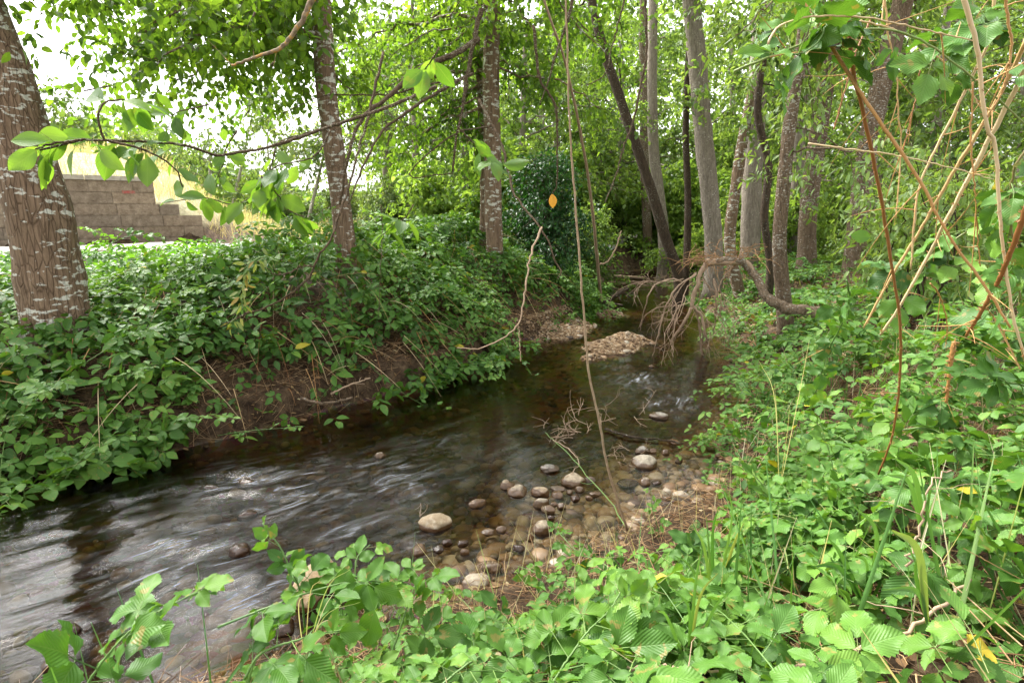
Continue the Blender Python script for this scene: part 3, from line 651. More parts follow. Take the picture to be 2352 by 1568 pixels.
def thicket(name, surf, box, n, size, cond, mats, depth=.75, label='', steep=.5, lod=None, fillers=True, hang=.4, skip=.93, canes=0, cl=.6, cok=lambda x, y: x > -1e9):
    x = rng.uniform(box[0], box[1], n); y = rng.uniform(box[2], box[3], n)
    d, left = plan(x, y); k = cond(x, y, d, left); x, y, d = x[k], y[k], d[k]
    e = .05; s0 = surf(x, y); gx = (surf(x + e, y) - s0) / e; gy = (surf(x, y + e) - s0) / e
    N = len(x); g0 = np.maximum(H(x, y), .02)
    u = rng.random(N) ** .45
    z = np.maximum(s0 * u * depth + s0 * (1 - depth) * 0 + (1 - u * depth) * np.minimum(g0, s0), .03)
    z = np.where(rng.random(N) < .55, s0 - np.abs(rng.normal(0, .05, N)), z); z = np.maximum(z, .03)
    nr = nrm(np.stack([-gx * steep, -gy * steep, np.ones(N)], -1) + rng.normal(0, .40, (N, 3)))
    dh = nrm(np.stack([-gx, -gy, -.3 * np.ones(N)], -1)) * hang + nrm(rng.normal(0, 1, (N, 3)) * [1, 1, .35])
    pos = np.stack([x, y, z], -1)
    dist = np.linalg.norm(pos - [0, 0, CZ], axis=1); ok = dist > skip; pos, nr, dh, dist = pos[ok], nr[ok], dh[ok], dist[ok]
    sz = size * rng.uniform(.65, 1.25, len(pos)) * (1 + .25 * noise(pos[:, 0], pos[:, 1], 4., 1.1))
    rn = np.clip(.5 + .28 * noise(pos[:, 0], pos[:, 1], 8., 1.7) + rng.normal(0, .2, len(pos)), 0, 1)
    mb = MB()
    l1, l2 = lod or (2.3, 5.2)
    for Ts, m, st in ((L_FINE, dist < l1, True), (L_MID, (dist >= l1) & (dist < l2), True), (L_LOW, (dist >= l2) & (dist < 11), False), (L_FAR, dist >= 11, False)):
        compound(mb, Ts, pos[m] - nrm(dh[m]) * (sz[m] * .5)[:, None], dh[m], nr[m], sz[m], stem=st, rnd=rn[m])
    # arching canes with rows of leaves rising out of the mass
    if canes:
        i = rng.choice(np.flatnonzero(cok(pos[:, 0], pos[:, 1])), canes); b = pos[i] - [0, 0, .05]; a = rng.uniform(0, 6.28, canes); out_ = nrm(np.stack([-gx, -gy, 0 * gx], -1) + 1e-6)[ok][i]
        D = nrm(out_ * rng.uniform(.2, 1.0, canes)[:, None] + np.stack([np.cos(a), np.sin(a), rng.uniform(.25, .9, canes)], -1)); L = cl * rng.uniform(.5, 1.3, canes); dr = L * rng.uniform(.35, 1.0, canes)
        fl = np.linalg.norm(b + D * L[:, None] - [0, 0, CZ], axis=1) > 1.0; b, D, L, dr = b[fl], D[fl], L[fl], dr[fl]; canes = len(b)
        twig_tubes(mb, b, D, L, dr, rng.uniform(.0022, .004, canes), 7, 4, 1, np.repeat(rng.random(canes), 32))
        for j in range(12):
            t = np.full(canes, (j + 1.0) / 12.3); p = b + D * (L * t)[:, None]; p[:, 2] -= dr * t * t; tg = nrm(D * L[:, None] - np.stack([0 * L, 0 * L, 2 * dr * t], -1)); sd = nrm(np.cross(tg, [0, 0, 1.0]))
            dd = nrm(sd * (1 if j % 2 else -1) + tg * .5 + rng.normal(0, .25, p.shape)); s_ = size * rng.uniform(.7, 1.15, canes) * (1.1 - .5 * t); far = np.linalg.norm(p - [0, 0, CZ], axis=1)
            p[:, 2] = np.maximum(p[:, 2], .03); rr_ = np.clip(.45 + .4 * t + rng.normal(0, .15, canes), 0, 1)
            for Ts, m in ((L_FINE, far < l1), (L_MID, (far >= l1) & (far < l2)), (L_LOW, far >= l2)): compound(mb, Ts, p[m], dd[m], (nr[i][fl] * .5 + [0, -.1, .7] + rng.normal(0, .15, p.shape))[m], s_[m], rnd=rr_[m])
    o = mb.build(name, mats, kind='stuff', label=label)
    return pos
print('thickets')
BM = [M['bramble'], M['cane_green']]
def condL(x, y, d, left):
    bare = in_patch(x, y, BARE_L) | ((x > -2.85) & (x < -1.15) & (d < .20 + .2 * noise(x, y, 2., 2.2)))
    return left & (rng.random(x.shape) < .95 + 1.3 * np.minimum(fbm(x, y, 21., 2.2, 2) + .25, 0)) & (d > -.38 - .14 * noise(x, y, 6., 1.5)) & (d < 4.2) & (~bare | (rng.random(x.shape) < .08)) & ((x > -2.2) | (d > -.5))
pl = thicket('bramble_thicket', surf_left, (-9, 3.4, 2.2, 15), 40000, .120, condL, BM, label='dense dark green bramble thicket draped over the left bank', lod=(2.0, 5.6), canes=420, cl=.85, cok=lambda x, y: ~((x > -3.0) & (x < -1.0) & (plan(x, y)[0] < .75)))
def condL2(x, y, d, left): return left & (d >= 3.9) & (d < 8) & (plan_path(x, y) > 1.25)
def plan_path(x, y): return seg_dist(x, y, TP)
M['bramble_bright'] = leaf_mat('bright_bramble_leaf', [(0, (.05, .15, .02)), (.5, (.09, .22, .03)), (1, (.15, .30, .05))], .4, .45, 0)
def surf_verge(x, y): return H(x, y) + .22 + .12 * fbm(x, y, 2., 1.3, 2)
thicket('undergrowth', surf_verge, (-14, 6, 4, 26), 24000, .125, condL2, [M['bramble_bright'], M['cane_green']], label='bright green undergrowth between the left bank and the gravel track', canes=160, cl=.8)
def condR(x, y, d, left):
    bare = in_patch(x, y, BARE_R); dens = .50 + .4 * ((x - 2.1) ** 2 + (y - 3.0) ** 2 < 1) + .55 * noise(x, y, 12., 1.4)
    return ~left & (d > -.06) & (~bare | (rng.random(x.shape) < .06)) & (rng.random(x.shape) < dens)
thicket('bramble_thicket', surf_right, (-2.6, 5.2, .45, 5.2), 11000, .086, lambda x, y, d, l: condR(x, y, d, l) & ((x < .6) | (y > 1.0)) & ((d > .16 + .30 * (x < 1.3) + .12 * noise(x, y, 5., 3)) | (y > 4.2)), BM, label='loose bramble leaves and litter covering the near right bank', lod=(2.9, 4.5), canes=240, cl=.58, cok=lambda x, y: (plan(x, y)[0] > .85) | (x > 1.6))
thicket('undergrowth', surf_right, (2.2, 14, 5.0, 24), 24000, .115, lambda x, y, d, l: condR(x, y, d, l) & (d < 9) & ~((x > 6.5) & (y < 16) & (rng.random(x.shape) < .75)), BM, label='green undergrowth along the far right bank below the trees', canes=300, cl=1.0)
thicket('undergrowth', lambda x, y: H(x, y) + .35 + .3 * fbm(x, y, 2., .5, 2), (-30, 30, 22, 46), 16000, .34, lambda x, y, d, l: (d > 1) & (plan_path(x, y) > 2) & ((x > -1) | (rng.random(x.shape) < .15)), [M['bramble_bright'], M['cane_green']], label='bright green undergrowth on the floor of the far wood')
# dead cane and straw litter lying on the soil and hanging under the brambles
def litter(name, box, n, cond, L, w, label, lift=.02, tilt=.25, mat='straw', zf=None):
    x = rng.uniform(box[0], box[1], n); y = rng.uniform(box[2], box[3], n); d, left = plan(x, y); k = cond(x, y, d, left); x, y = x[k], y[k]
    N = len(x); th = rng.uniform(0, 6.28, N); l_ = L * rng.lognormal(0, .45, N); z = H(x, y) + rng.uniform(0, lift, N) if zf is None else zf(x, y)
    a = np.stack([x, y, z], -1); b = a + np.stack([np.cos(th), np.sin(th), rng.normal(0, tilt, N)], -1) * l_[:, None]
    hb = H(b[:, 0], b[:, 1]); b[:, 2] = np.maximum(b[:, 2], hb + .004)
    mb = MB(); mid = (a + b) / 2 + rng.normal(0, .06, (N, 3)) * l_[:, None]; mid[:, 2] = np.maximum(mid[:, 2], H(mid[:, 0], mid[:, 1]) + .003); ww = w * rng.uniform(.5, 1.6, N); rn = rng.random(N)
    prisms(mb, a, mid, ww, rn); prisms(mb, mid, b, ww * .8, rn)
    return mb.build(name, M[mat], kind='stuff', label=label)
litter('dead_stems', (-2.6, 5.5, .5, 7), 24000, lambda x, y, d, l: ~l & (d > .05), .13, .0035, 'straw and dead bramble stems lying on the right bank', .10, .3)
litter('dead_stems', (-6, 2.4, 2.6, 10), 26000, lambda x, y, d, l: l & (d > -.03) & (d < 1.5), .16, .0035, 'dry stems and roots matted on the left bank soil', .14, .5)
def dead_leaves(box, n, cond, label, size=.05):
    x = rng.uniform(box[0], box[1], n); y = rng.uniform(box[2], box[3], n); d, left = plan(x, y); k = cond(x, y, d, left); x, y = x[k], y[k]; N = len(x)
    mb = MB(); put_leaves(mb, L_LOW, np.stack([x, y, H(x, y) + rng.uniform(.005, .05, N)], -1), nrm(rng.normal(0, 1, (N, 3)) * [1, 1, .2]), rng.normal(0, .4, (N, 3)) + [0, 0, 1], size * rng.uniform(.5, 1.3, N))
    mb.build('leaf_litter', M['dead_leaf'], kind='stuff', label=label)
dead_leaves((-2.6, 6, .5, 7), 12000, lambda x, y, d, l: ~l & (d > .05), 'brown fallen leaves scattered on the right bank')
dead_leaves((3, 16, 6, 24), 14000, lambda x, y, d, l: ~l & (d > .2), 'pale fallen leaves on the woodland floor at right', .11)
dead_leaves((-3.6, 1, 3.6, 9), 6000, lambda x, y, d, l: l & (d > .0) & (d < 1.2), 'brown fallen leaves on the left bank soil')
litter('dead_stems', (-2.6, 5.5, .5, 7), 26000, lambda x, y, d, l: ~l & (d > .02), .07, .003, 'small dark twigs strewn over the right bank soil', .04, .2, 'soil_twig')
litter('dead_stems', (-4, 2.4, 3, 9), 16000, lambda x, y, d, l: l & (d > -.03) & (d < 1.0), .12, .0035, 'dark roots and twigs strewn over the left bank soil', .06, .5, 'soil_twig')
# reddish dead canes inside the left thicket
mb = MB(); N = 420
x = rng.uniform(-6, 2.2, N * 3); y = rng.uniform(3.2, 11, N * 3); d, l_ = plan(x, y); k = l_ & (d > .1) & (d < 2.6); x, y, d = x[k][:N], y[k][:N], d[k][:N]
b = np.stack([x, y, surf_left(x, y) - rng.uniform(.0, .25, len(x))], -1); e = .05
gx = surf_left(x + e, y) - surf_left(x, y); gy = surf_left(x, y + e) - surf_left(x, y); dn = nrm(nrm(np.stack([-gx, -gy, -e * .5 * np.ones(len(x))], -1)) + rng.normal(0, .35, (len(x), 3)))
twig_tubes(mb, b, dn, rng.uniform(.3, .9, len(x)), rng.uniform(.05, .4, len(x)), rng.uniform(.0025, .005, len(x)), 5, 4, 0, np.repeat(rng.random(len(x)), 24))
mb.build('dead_canes', [M['cane_dry']], kind='stuff', label='thin reddish dead canes drooping through the left bank brambles')
# ---------------------------------------------------------------- trees
print('trees')
def stem_path(pts, Y, ztop, Ylean=0.0, wob=.02, n=44):
    P = [at(u, v, Y + Ylean * i / max(len(pts) - 1, 1)) for i, (u, v) in enumerate(pts)]
    b = P[0].copy(); g = float(H(b[0:1], b[1:2])[0]); 
    if b[2] > g: P = [np.array([b[0], b[1], g - .12])] + P
    else: P = [np.array([b[0], b[1], g - .12])] + [q for q in P[1:] if q[2] > g + .3]
    if len(P) < 2: P.append(P[0] + [0, 0, 1.0])
    t = P[-1]; dr = nrm(P[-1] - P[-2]); dr[2] = max(dr[2], .5)
    if t[2] < ztop: P.append(t + dr * (ztop - t[2]) / dr[2] * .5 + [0, 0, 0]); P.append(t + dr * (ztop - t[2]) / dr[2] + [rng.normal(0, .2), rng.normal(0, .2), 0])
    return smooth_path(P, n)
CROWN = {'canopy': (L_LOW, .112), 'wood_leaf': (L_FAR, .13), 'pale_leaf': (L_FAR, .10), 'bright_leaf': (L_FAR, .13), 'dark_leaf': (L_LOW, .08), 'ash_leaf': (L_NARROW, .125)}
def grow(P, R, limbs, kind, mb, obs, dens=9, tl=(.35, .8), lpt=13, lsize=None, rt=None, barkm=None, ltr=.35, hang=.5, first=.15, Ts=None, split=True):
    """limbs = list of (start point, end point, radius); twigs and leaves go to mb, limb meshes to obs"""
    T_, s_ = CROWN[kind]; Ts = Ts or T_; s_ = lsize or s_
    B, D = [], []
    for a, e, r in limbs:
        a = np.asarray(a); e = np.asarray(e); L = np.linalg.norm(e - a)
        m = (a + e) / 2 + rng.normal(0, .06, 3) * L + [0, 0, .10 * L]
        path = smooth_path([a, m, e], 14); path[1:-1] += rng.normal(0, .012, (12, 3)) * L
        obs.append((path, r))
        nt = max(3, int(L * dens)); t = rng.uniform(first, 1, nt); i = (t * 13).astype(int).clip(0, 12); f = (t * 13 - i)[:, None]
        B.append(path[i] * (1 - f) + path[i + 1] * f)
        tg = nrm(path[i + 1] - path[i]); D.append(nrm(tg * .7 + rng.normal(0, .75, (nt, 3)) * [1, 1, .6]))
    B = np.concatenate(B); D = np.concatenate(D); N = len(B)
    L = rng.uniform(tl[0], tl[1], N); dr = L * rng.uniform(.1, .55, N) * hang * 2
    twig_tubes(mb, B, D, L, dr, np.full(N, rt or .004), 4, 3, 1)
    # one more order of twigs
    B2 = np.concatenate([quad_leaf(B, D, L, dr, t) for t in (.4, .75)]); D2 = nrm(np.tile(D, (2, 1)) * .5 + rng.normal(0, .8, (2 * N, 3)) * [1, 1, .5]); L2 = np.tile(L, 2) * rng.uniform(.4, .8, 2 * N); d2 = L2 * rng.uniform(.2, .6, 2 * N) * hang * 2
    twig_tubes(mb, B2, D2, L2, d2, np.full(2 * N, (rt or .004) * .6), 3, 3, 1)
    B = np.concatenate([B, B2]); D = np.concatenate([D, D2]); L = np.concatenate([L, L2]); dr = np.concatenate([dr, d2]); k = lpt // 2
    P_, Dv = [], []
    for j in range(k):
        t = np.clip((j + rng.random(len(B))) / k, .1, 1); P_.append(B + D * (L * t)[:, None] - np.stack([0 * t, 0 * t, dr * t * t], -1)); Dv.append(nrm(D * .5 + rng.normal(0, .7, D.shape) + [0, 0, -.75 * hang * 2]))
    P_ = np.concatenate(P_); Dv = np.concatenate(Dv); nn = nrm(rng.normal(0, .55, Dv.shape) + [0, 0, 1.0])
    tone = np.clip(.5 + .35 * noise(P_[:, 0], P_[:, 1], P_[:, 2], .9) + rng.normal(0, .2, len(P_)), 0, 1)
    put_leaves(mb, Ts, P_, Dv, nn, s_ * rng.uniform(.6, 1.2, len(P_)), tone)
    return len(P_)
NL = 0
def tree(label, pts, Y, w0, w1, barkm, kind, ends=(), auto=0, ztop=8.0, Ylean=0, reach=(1.2, 2.6), zr=(.35, .98), lsize=None, dens=9, lpt=12, limb_r=.35, ns=20, group='trees along the stream', name='tree', rise=(.3, 1.4), cat='tree', kw=None, extra=None, flare=.35, rough=.07, maxlimbs=40, tl=(.35, .8)):
    global NL
    P = stem_path(pts, Y, ztop, Ylean); r0, r1 = pxm(w0, Y) / 2 * (.88 if w0 < 60 else .97), pxm(w1, Y) / 2 * (.88 if w0 < 60 else .97)
    base = P[0] + [0, 0, .12]
    zt = P[:, 2]; rr = np.interp(zt, [zt[0], at(*pts[-1], Y)[2], max(ztop, zt[-1])], [r0, r1, r1 * .12]) if at(*pts[-1], Y)[2] < ztop - .5 else np.interp(zt, [zt[0], zt[-1]], [r0, r1 * .12])
    rr = rr * (1 + flare * np.exp(-np.maximum(zt - zt[0], 0) / .22))
    rt = root(name, base, label, cat, group)
    mb = MB(); tube(mb, P, rr, ns, 0, .5, rough, 7.0, Y); mb.build('trunk', barkm, rt, base)
    limbs = []
    for e in ends:
        e = np.asarray(e, float); z0 = np.clip(e[2] + rng.uniform(*rise), P[6][2], P[-3][2]); i = int(np.argmin(np.abs(P[:, 2] - z0))); L = np.linalg.norm(e - P[i]); limbs.append((P[i], e, max(.008, min(rr[i] * limb_r, L * .011))))
    for _ in range(auto):
        i = int(rng.uniform(*zr) * (len(P) - 1)); a = rng.uniform(0, 6.28); L = rng.uniform(*reach) * (1.15 - .5 * i / len(P)); limbs.append((P[i], P[i] + [math.cos(a) * L, math.sin(a) * L, rng.uniform(-.15, .55) * L], max(.006, min(rr[i] * limb_r, L * .012))))
    if limbs:
        mb = MB(); obs = []; NL += grow(P, rr, limbs, kind, mb, obs, dens=dens, lpt=lpt, lsize=lsize, tl=tl, **(kw or {}))
        mb.build('crown', [M[kind], M['twig_bark']], rt, base)
        for path, r in obs:
            m2 = MB(); tube(m2, path, [r, r * .3], 7 if Y < 14 else 5, 0, .5, .15, 20); m2.build('limb', barkm, rt, base)
    if extra: extra(rt, base)
    return rt, P
def reg(n, u0, u1, v0, v1, Y0, Y1):
    nu = max(1, round(math.sqrt(n * (u1 - u0) / (v1 - v0)))); nv = math.ceil(n / nu); c = [(i, j) for i in range(nu) for j in range(nv)]; rng.shuffle(c)
    return [at(u0 + (u1 - u0) * (i + rng.random()) / nu, v0 + (v1 - v0) * (j + rng.random()) / nv, rng.uniform(Y0, Y1)) for i, j in c[:n]]
# left bank, near
tree('thick leaning trunk with white lichen spots at the left edge of the picture', [(132, 735), (125, 690), (92, 500), (45, 330), (5, 180), (-65, 0)], 5.4, 138, 112, M['bark_lichen'], 'canopy',
     ends=reg(24, -600, 500, -800, -230, 4.6, 8.5) + reg(12, -900, -60, -350, 80, 5, 9) + reg(3, 60, 480, -60, 120, 5.5, 7.5), ztop=7.5, ns=40, flare=.12, rough=.10, dens=8)
tree('straight brown trunk rising from the brambles, second from the left', [(795, 600), (788, 520), (775, 400), (762, 300), (748, 200), (738, 0)], 7.4, 54, 46, M['bark_lichen'], 'canopy',
     ends=reg(15, 110, 720, -30, 210, 5.6, 8.5) + reg(10, 330, 860, 0, 280, 8.5, 11) + reg(19, 400, 1100, -750, -50, 6, 10), ztop=8, ns=30, dens=9)
tree('tall grey brown trunk with lichen in the middle of the left bank', [(1136, 575), (1133, 480), (1132, 360), (1128, 200), (1132, 0)], 10, 46, 38, M['bark_lichen'], 'canopy',
     ends=reg(13, 760, 1100, 0, 300, 8.5, 12) + reg(11, 1150, 1420, -50, 300, 9, 13) + reg(13, 900, 1500, -650, -50, 8, 12) + reg(4, 850, 1100, 300, 420, 10.5, 13), ztop=9, ns=26, dens=8)
tree('slim lichen stem right behind the tall middle trunk', [(1112, 560), (1112, 400), (1104, 200), (1090, 60), (1100, -60)], 10.6, 24, 18, M['bark_lichen'], 'canopy', auto=6, zr=(.6, .95), ztop=7, ns=14)
# leaning and upright trunks across the water
tree('dark slender trunk leaning left out over the stream', [(1560, 640), (1530, 550), (1500, 450), (1465, 345), (1422, 220), (1385, 110), (1358, 0)], 13.5, 30, 20, M['bark_dark'], 'canopy',
     ends=reg(9, 1250, 1500, -50, 250, 14.5, 17) + reg(4, 1300, 1500, -500, -50, 13, 16), ztop=9, ns=18, dens=6)
tree('straight furrowed grey trunk, thickest on the far right bank', [(1640, 600), (1632, 470), (1618, 330), (1602, 150), (1588, 0)], 13.8, 46, 42, M['bark_grey'], 'wood_leaf', ends=reg(8, 1480, 1780, -400, 100, 12, 17), ztop=13, ns=24, dens=6)
tree('slim mottled trunk between the thick grey one and the pale one', [(1700, 685), (1676, 560), (1690, 430), (1710, 300), (1740, 160), (1760, 0)], 12.0, 30, 24, M['bark_lichen'], 'wood_leaf', ends=reg(6, 1600, 1850, -200, 200, 11, 14), ztop=10, ns=18, dens=6)
tree('pale grey furrowed trunk just right of the slim mottled trunk', [(1722, 590), (1726, 450), (1734, 300), (1745, 120), (1752, 0)], 14.6, 50, 40, M['bark_grey'], 'wood_leaf', ends=reg(6, 1650, 1900, -300, 60, 14, 18), ztop=13, ns=22, dens=6)
tree('thin dark upright stem beside the leaning trunk', [(1577, 600), (1580, 450), (1575, 300), (1583, 100), (1590, 0)], 14.2, 19, 14, M['bark_dark'], 'wood_leaf', auto=8, zr=(.45, .95), ztop=9, ns=12, reach=(.8, 1.8), dens=7)
tree('pale trunk half hidden behind the leaning trunk', [(1525, 560), (1512, 430), (1500, 330), (1498, 150), (1500, 0)], 18, 30, 22, M['bark_grey'], 'wood_leaf', auto=14, zr=(.4, .98), ztop=13, ns=14)
tree('brown trunk standing at the water edge behind the pale root tangle', [(1806, 790), (1800, 690), (1790, 560), (1800, 430), (1812, 300), (1838, 130), (1850, 0)], 8.4, 40, 26, M['bark_brown'], 'ash_leaf',
     ends=reg(8, 1680, 2000, -100, 260, 7, 10) + reg(5, 1750, 2100, 250, 450, 7.5, 10), ztop=8, ns=20, dens=6)
tree('dark crooked stem climbing between the pale trunk and the large leaning one', [(1770, 610), (1755, 500), (1765, 380), (1740, 260), (1755, 130), (1790, 0)], 10.5, 22, 16, M['bark_dark'], 'wood_leaf', ends=reg(7, 1650, 1900, 0, 330, 9.5, 12), ztop=8, ns=12, dens=7)
tree('large dark trunk leaning right with white lichen flecks', [(1960, 640), (1975, 480), (1995, 330), (2030, 170), (2075, 0)], 11, 52, 44, M['bark_brown'], 'wood_leaf', ends=reg(12, 1850, 2250, -250, 250, 10, 14), ztop=10, ns=22, dens=7)
tree('dark lichen trunk rising steeply left of the large leaning one', [(1850, 640), (1858, 470), (1880, 300), (1905, 130), (1925, 0)], 12, 44, 38, M['bark_brown'], 'wood_leaf', ends=reg(8, 1800, 2050, -200, 200, 11, 15), ztop=10, ns=20, dens=7)
tree('brown trunk behind the dry canes, right of the lichen trunk', [(1820, 640), (1828, 430), (1840, 250), (1870, 60), (1880, 0)], 15, 36, 28, M['bark_grey'], 'wood_leaf', auto=10, zr=(.4, .95), ztop=11, ns=16)
tree('pale trunk leaning right at the far right edge of the wood', [(2285, 560), (2320, 470), (2352, 380), (2400, 240)], 13, 28, 22, M['bark_grey'], 'wood_leaf', auto=8, ztop=9, ns=14, zr=(.4, .95))
tree('thin straight trunk seen through the canes at the right', [(2130, 580), (2135, 450), (2150, 300), (2170, 100)], 17, 26, 20, M['bark_grey'], 'wood_leaf', auto=12, ztop=10, ns=12, zr=(.3, .95))
tree('short dark stump like trunk in the far wood, left of the leaning tree', [(1487, 540), (1485, 480), (1480, 380), (1478, 200)], 22, 26, 20, M['bark_brown'], 'wood_leaf', auto=12, ztop=12, ns=12, zr=(.35, .95))
# far trees and shrubs, each with its own spot
BG = [(-200, 30, 'pale', 'faint pale birch beyond the wall, leftmost'), (210, 34, 'pale', 'faint pale tree above the wall at left'), (485, 32, 'pale', 'thin pale birch behind the dry grass slope'), (520, 36, 'pale', 'second thin birch right of the first on the slope'),
      (640, 30, 'pale', 'greyish bushy tree at the end of the dry slope'), (700, 25, 'pale', 'pale green round tree by the gravel track'), (880, 27, 'mid', 'bright tree behind the second trunk'), (960, 21, 'mid', 'leafy tree beyond the track, left of the middle trunk'),
      (1050, 26, 'mid', 'green tree directly behind the middle trunk'), (1190, 19, 'mid', 'lime green tree right of the middle trunk'), (1290, 24, 'mid', 'lime tree beyond the dark shrub'), (1360, 30, 'mid', 'distant tree where the stream vanishes'),
      (1430, 26, 'mid', 'tree on the far bend of the stream'), (1540, 33, 'mid', 'distant tree behind the leaning trunk'), (1640, 27, 'mid', 'woodland tree behind the thick grey trunk'), (1760, 24, 'mid', 'woodland tree behind the pale grey trunk'),
      (1880, 20, 'mid', 'woodland tree behind the lichen flecked trunks'), (1980, 28, 'mid', 'distant tree seen right of the large leaning trunk'), (2080, 22, 'mid', 'woodland tree behind the crossing canes'), (2200, 26, 'mid', 'woodland tree near the sky gap at right'),
      (2330, 20, 'mid', 'woodland tree at the right edge'), (2480, 17, 'mid', 'woodland tree just beyond the right edge'), (780, 34, 'pale', 'tall pale poplar far behind the second trunk'), (1120, 33, 'mid', 'tall distant tree above the track'), (2020, 16, 'mid', 'young tree in front of the right hand wood'), (1700, 38, 'mid', 'farthest tree seen between the grey trunks'),
      (900, 38, 'mid', 'far tree behind the gravel track bend'), (1240, 38, 'mid', 'far tree at the end of the left bank')]
for k, (u, Y, kd, lab) in enumerate(BG):
    h = Y * .24 + rng.uniform(3, 6); h = h * (.62 if u < 760 and kd == 'pale' else 1); lean = rng.normal(0, 25)
    tree(lab, [(u, 560), (u + lean * .5, 400), (u + lean, 150)] if not (u < 760 and kd == 'pale') else [(u, 560), (u + lean * .5, 480), (u + lean, 420)], Y, 20 if kd != 'pale' else 10, 13 if kd != 'pale' else 8, M['bark_grey'] if kd != 'pale' else M['bark_pale'], 'pale_leaf' if kd == 'pale' else 'wood_leaf', auto=24 if kd == 'mid' else 13, zr=(.14 if kd == 'mid' else .3, .98), ztop=h, reach=(1.6, 3.6) if kd == 'mid' else (.9, 2.2), lsize=.15 + Y * .002, dens=4.6, lpt=12, ns=8, group='trees of the far wood', flare=.1, kw=dict(rt=.012, first=.1), tl=(.6, 1.3))
print('leaves', NL)
# shrubs
def shrub(label, x, y, w, h, kind, n, lsize=.08, group='shrubs in the wood', z0=None, hang=.5, Ts=None, tl=(.3, .7), dens=9, lpt=12, zb=.05, name='shrub'):
    g = float(H(np.array([x]), np.array([y]))[0]) if z0 is None else z0
    base = np.array([x, y, g]); rt = root(name, base, label, 'shrub', group); limbs = []
    for _ in range(n):
        a = rng.uniform(0, 6.28); q = math.sqrt(rng.random()); zz = h * rng.uniform(zb, 1) ; q *= math.sqrt(max(.1, 1 - (zz / h) ** 2 * .85))
        limbs.append((base + [rng.normal(0, .08), rng.normal(0, .08), .02], base + [math.cos(a) * w * q, math.sin(a) * w * q, zz], .012))
    mb = MB(); obs = []; grow(None, None, limbs, kind, mb, obs, dens=dens, lsize=lsize, hang=hang, first=.35, Ts=Ts, tl=tl, lpt=lpt)
    mb.build('foliage', [M[kind], M['twig_bark']], rt, base)
    m2 = MB()
    for p, r in obs: tube(m2, p, [r, r * .3], 5)
    m2.build('stem', M['bark_dark'], rt, base); return rt
p = at(1270, 560, 12.5); shrub('big dark green shrub on the left bank where the stream narrows', .55, 12.3, 1.5, 2.5, 'dark_leaf', 70, .075, tl=(.3, .6), hang=.6)
shrub('lighter shrub hanging over the water beyond the dark one', 1.8, 14.6, 1.1, 1.9, 'wood_leaf', 34, .09)
shrub('low bright shrub on the right shore at the far pool', 5.6, 17.5, 1.6, 1.5, 'bright_leaf', 36, .10)
shrub('rounded green shrub at the bend behind the fallen log', 4.2, 23.6, 2.8, 3.2, 'bright_leaf', 46, .13)
shrub('wide green shrub beyond the bend, right of the stream', 8.5, 24.8, 3.0, 2.6, 'bright_leaf', 46, .13)
shrub('pale bush on top of the dry slope', -10.5, 27, 2.2, 1.9, 'pale_leaf', 30, .13)
shrub('low pale bush at the right end of the dry slope', -7.2, 26, 1.9, 2.2, 'pale_leaf', 34, .12)
shrub('round pale bush behind the grass above the wall', -15.5, 25, 2.0, 1.6, 'pale_leaf', 28, .12)
shrub('grey green bush beside the gravel track', -4.6, 21.5, 1.8, 2.2, 'pale_leaf', 34, .11)
shrub('round bush beyond the track behind the second trunk', -2.2, 23.5, 2.0, 2.6, 'wood_leaf', 36, .12)
shrub('small dark green bush behind the middle trunk', -.8, 20.5, 1.6, 2.0, 'dark_leaf', 34, .11)
shrub('leafy understorey bush behind the trunks on the right bank', 7.4, 15.2, 1.6, 1.7, 'bright_leaf', 40, .10)
shrub('sprawling bush under the large leaning trunk', 7.2, 11.6, 1.2, 1.2, 'ash_leaf', 20, .09)
shrub('green bush among the far trunks at the right', 12, 16.0, 2.0, 2.0, 'wood_leaf', 40, .11)
shrub('bush at the back of the pale woodland floor', 15, 19.0, 2.6, 2.6, 'wood_leaf', 40, .12)
shrub('leafy bush between the two grey trunks', 9.6, 20.0, 2.4, 3.0, 'bright_leaf', 44, .12)
shrub('thin spreading ash sapling with drooping pale leaves over the right bank', *gr(2080, 745, .8)[:2], 1.1, 2.0, 'ash_leaf', 15, .10, hang=.7, Ts=L_NARROW, dens=8, zb=.5, name='sapling')
shrub('second ash sapling with shiny leaves behind the first one', *gr(2160, 690, .8)[:2], 1.5, 2.1, 'ash_leaf', 15, .10, hang=.7, Ts=L_NARROW, dens=7, zb=.5, name='sapling')
for lab, x, y, w, h in (('bright bush beside the far bend of the stream', 2.2, 22, 1.8, 3.4), ('bright leafy bush behind the leaning trunk', 6.4, 22.5, 2.0, 3.6), ('tall bright bush between the leaning and the thick grey trunk', 7.6, 19.2, 1.5, 3.0), ('bright green bush behind the dark shrub', -.2, 17.5, 1.8, 3.2),
    ('bright bush seen left of the middle trunk', -2.6, 18.6, 1.7, 2.4), ('bright bush behind the slim mottled trunk', 9.4, 23, 2.2, 4.2), ('bright bush deep in the wood behind the lichen trunk', 12.5, 22, 2.4, 3.6), ('bright thicket at the centre of the far wood', 4.6, 29, 3.2, 5.5), ('bright thicket left of the far centre', -1.5, 30, 3.2, 5.0), ('bright thicket right of the far centre', 11.5, 31, 3.6, 5.8), ('bright bush at the right of the pale woodland floor', 18, 24, 3.0, 3.6)):
    shrub(lab, x, y, w, h, 'bright_leaf', 26 + int(h * 5), .13 + y * .002, tl=(.4, .8), dens=7, group='far wood bushes with sunlight put into the leaf colour')  # these bushes brighten the dark far wood by leaf colour, not by sun
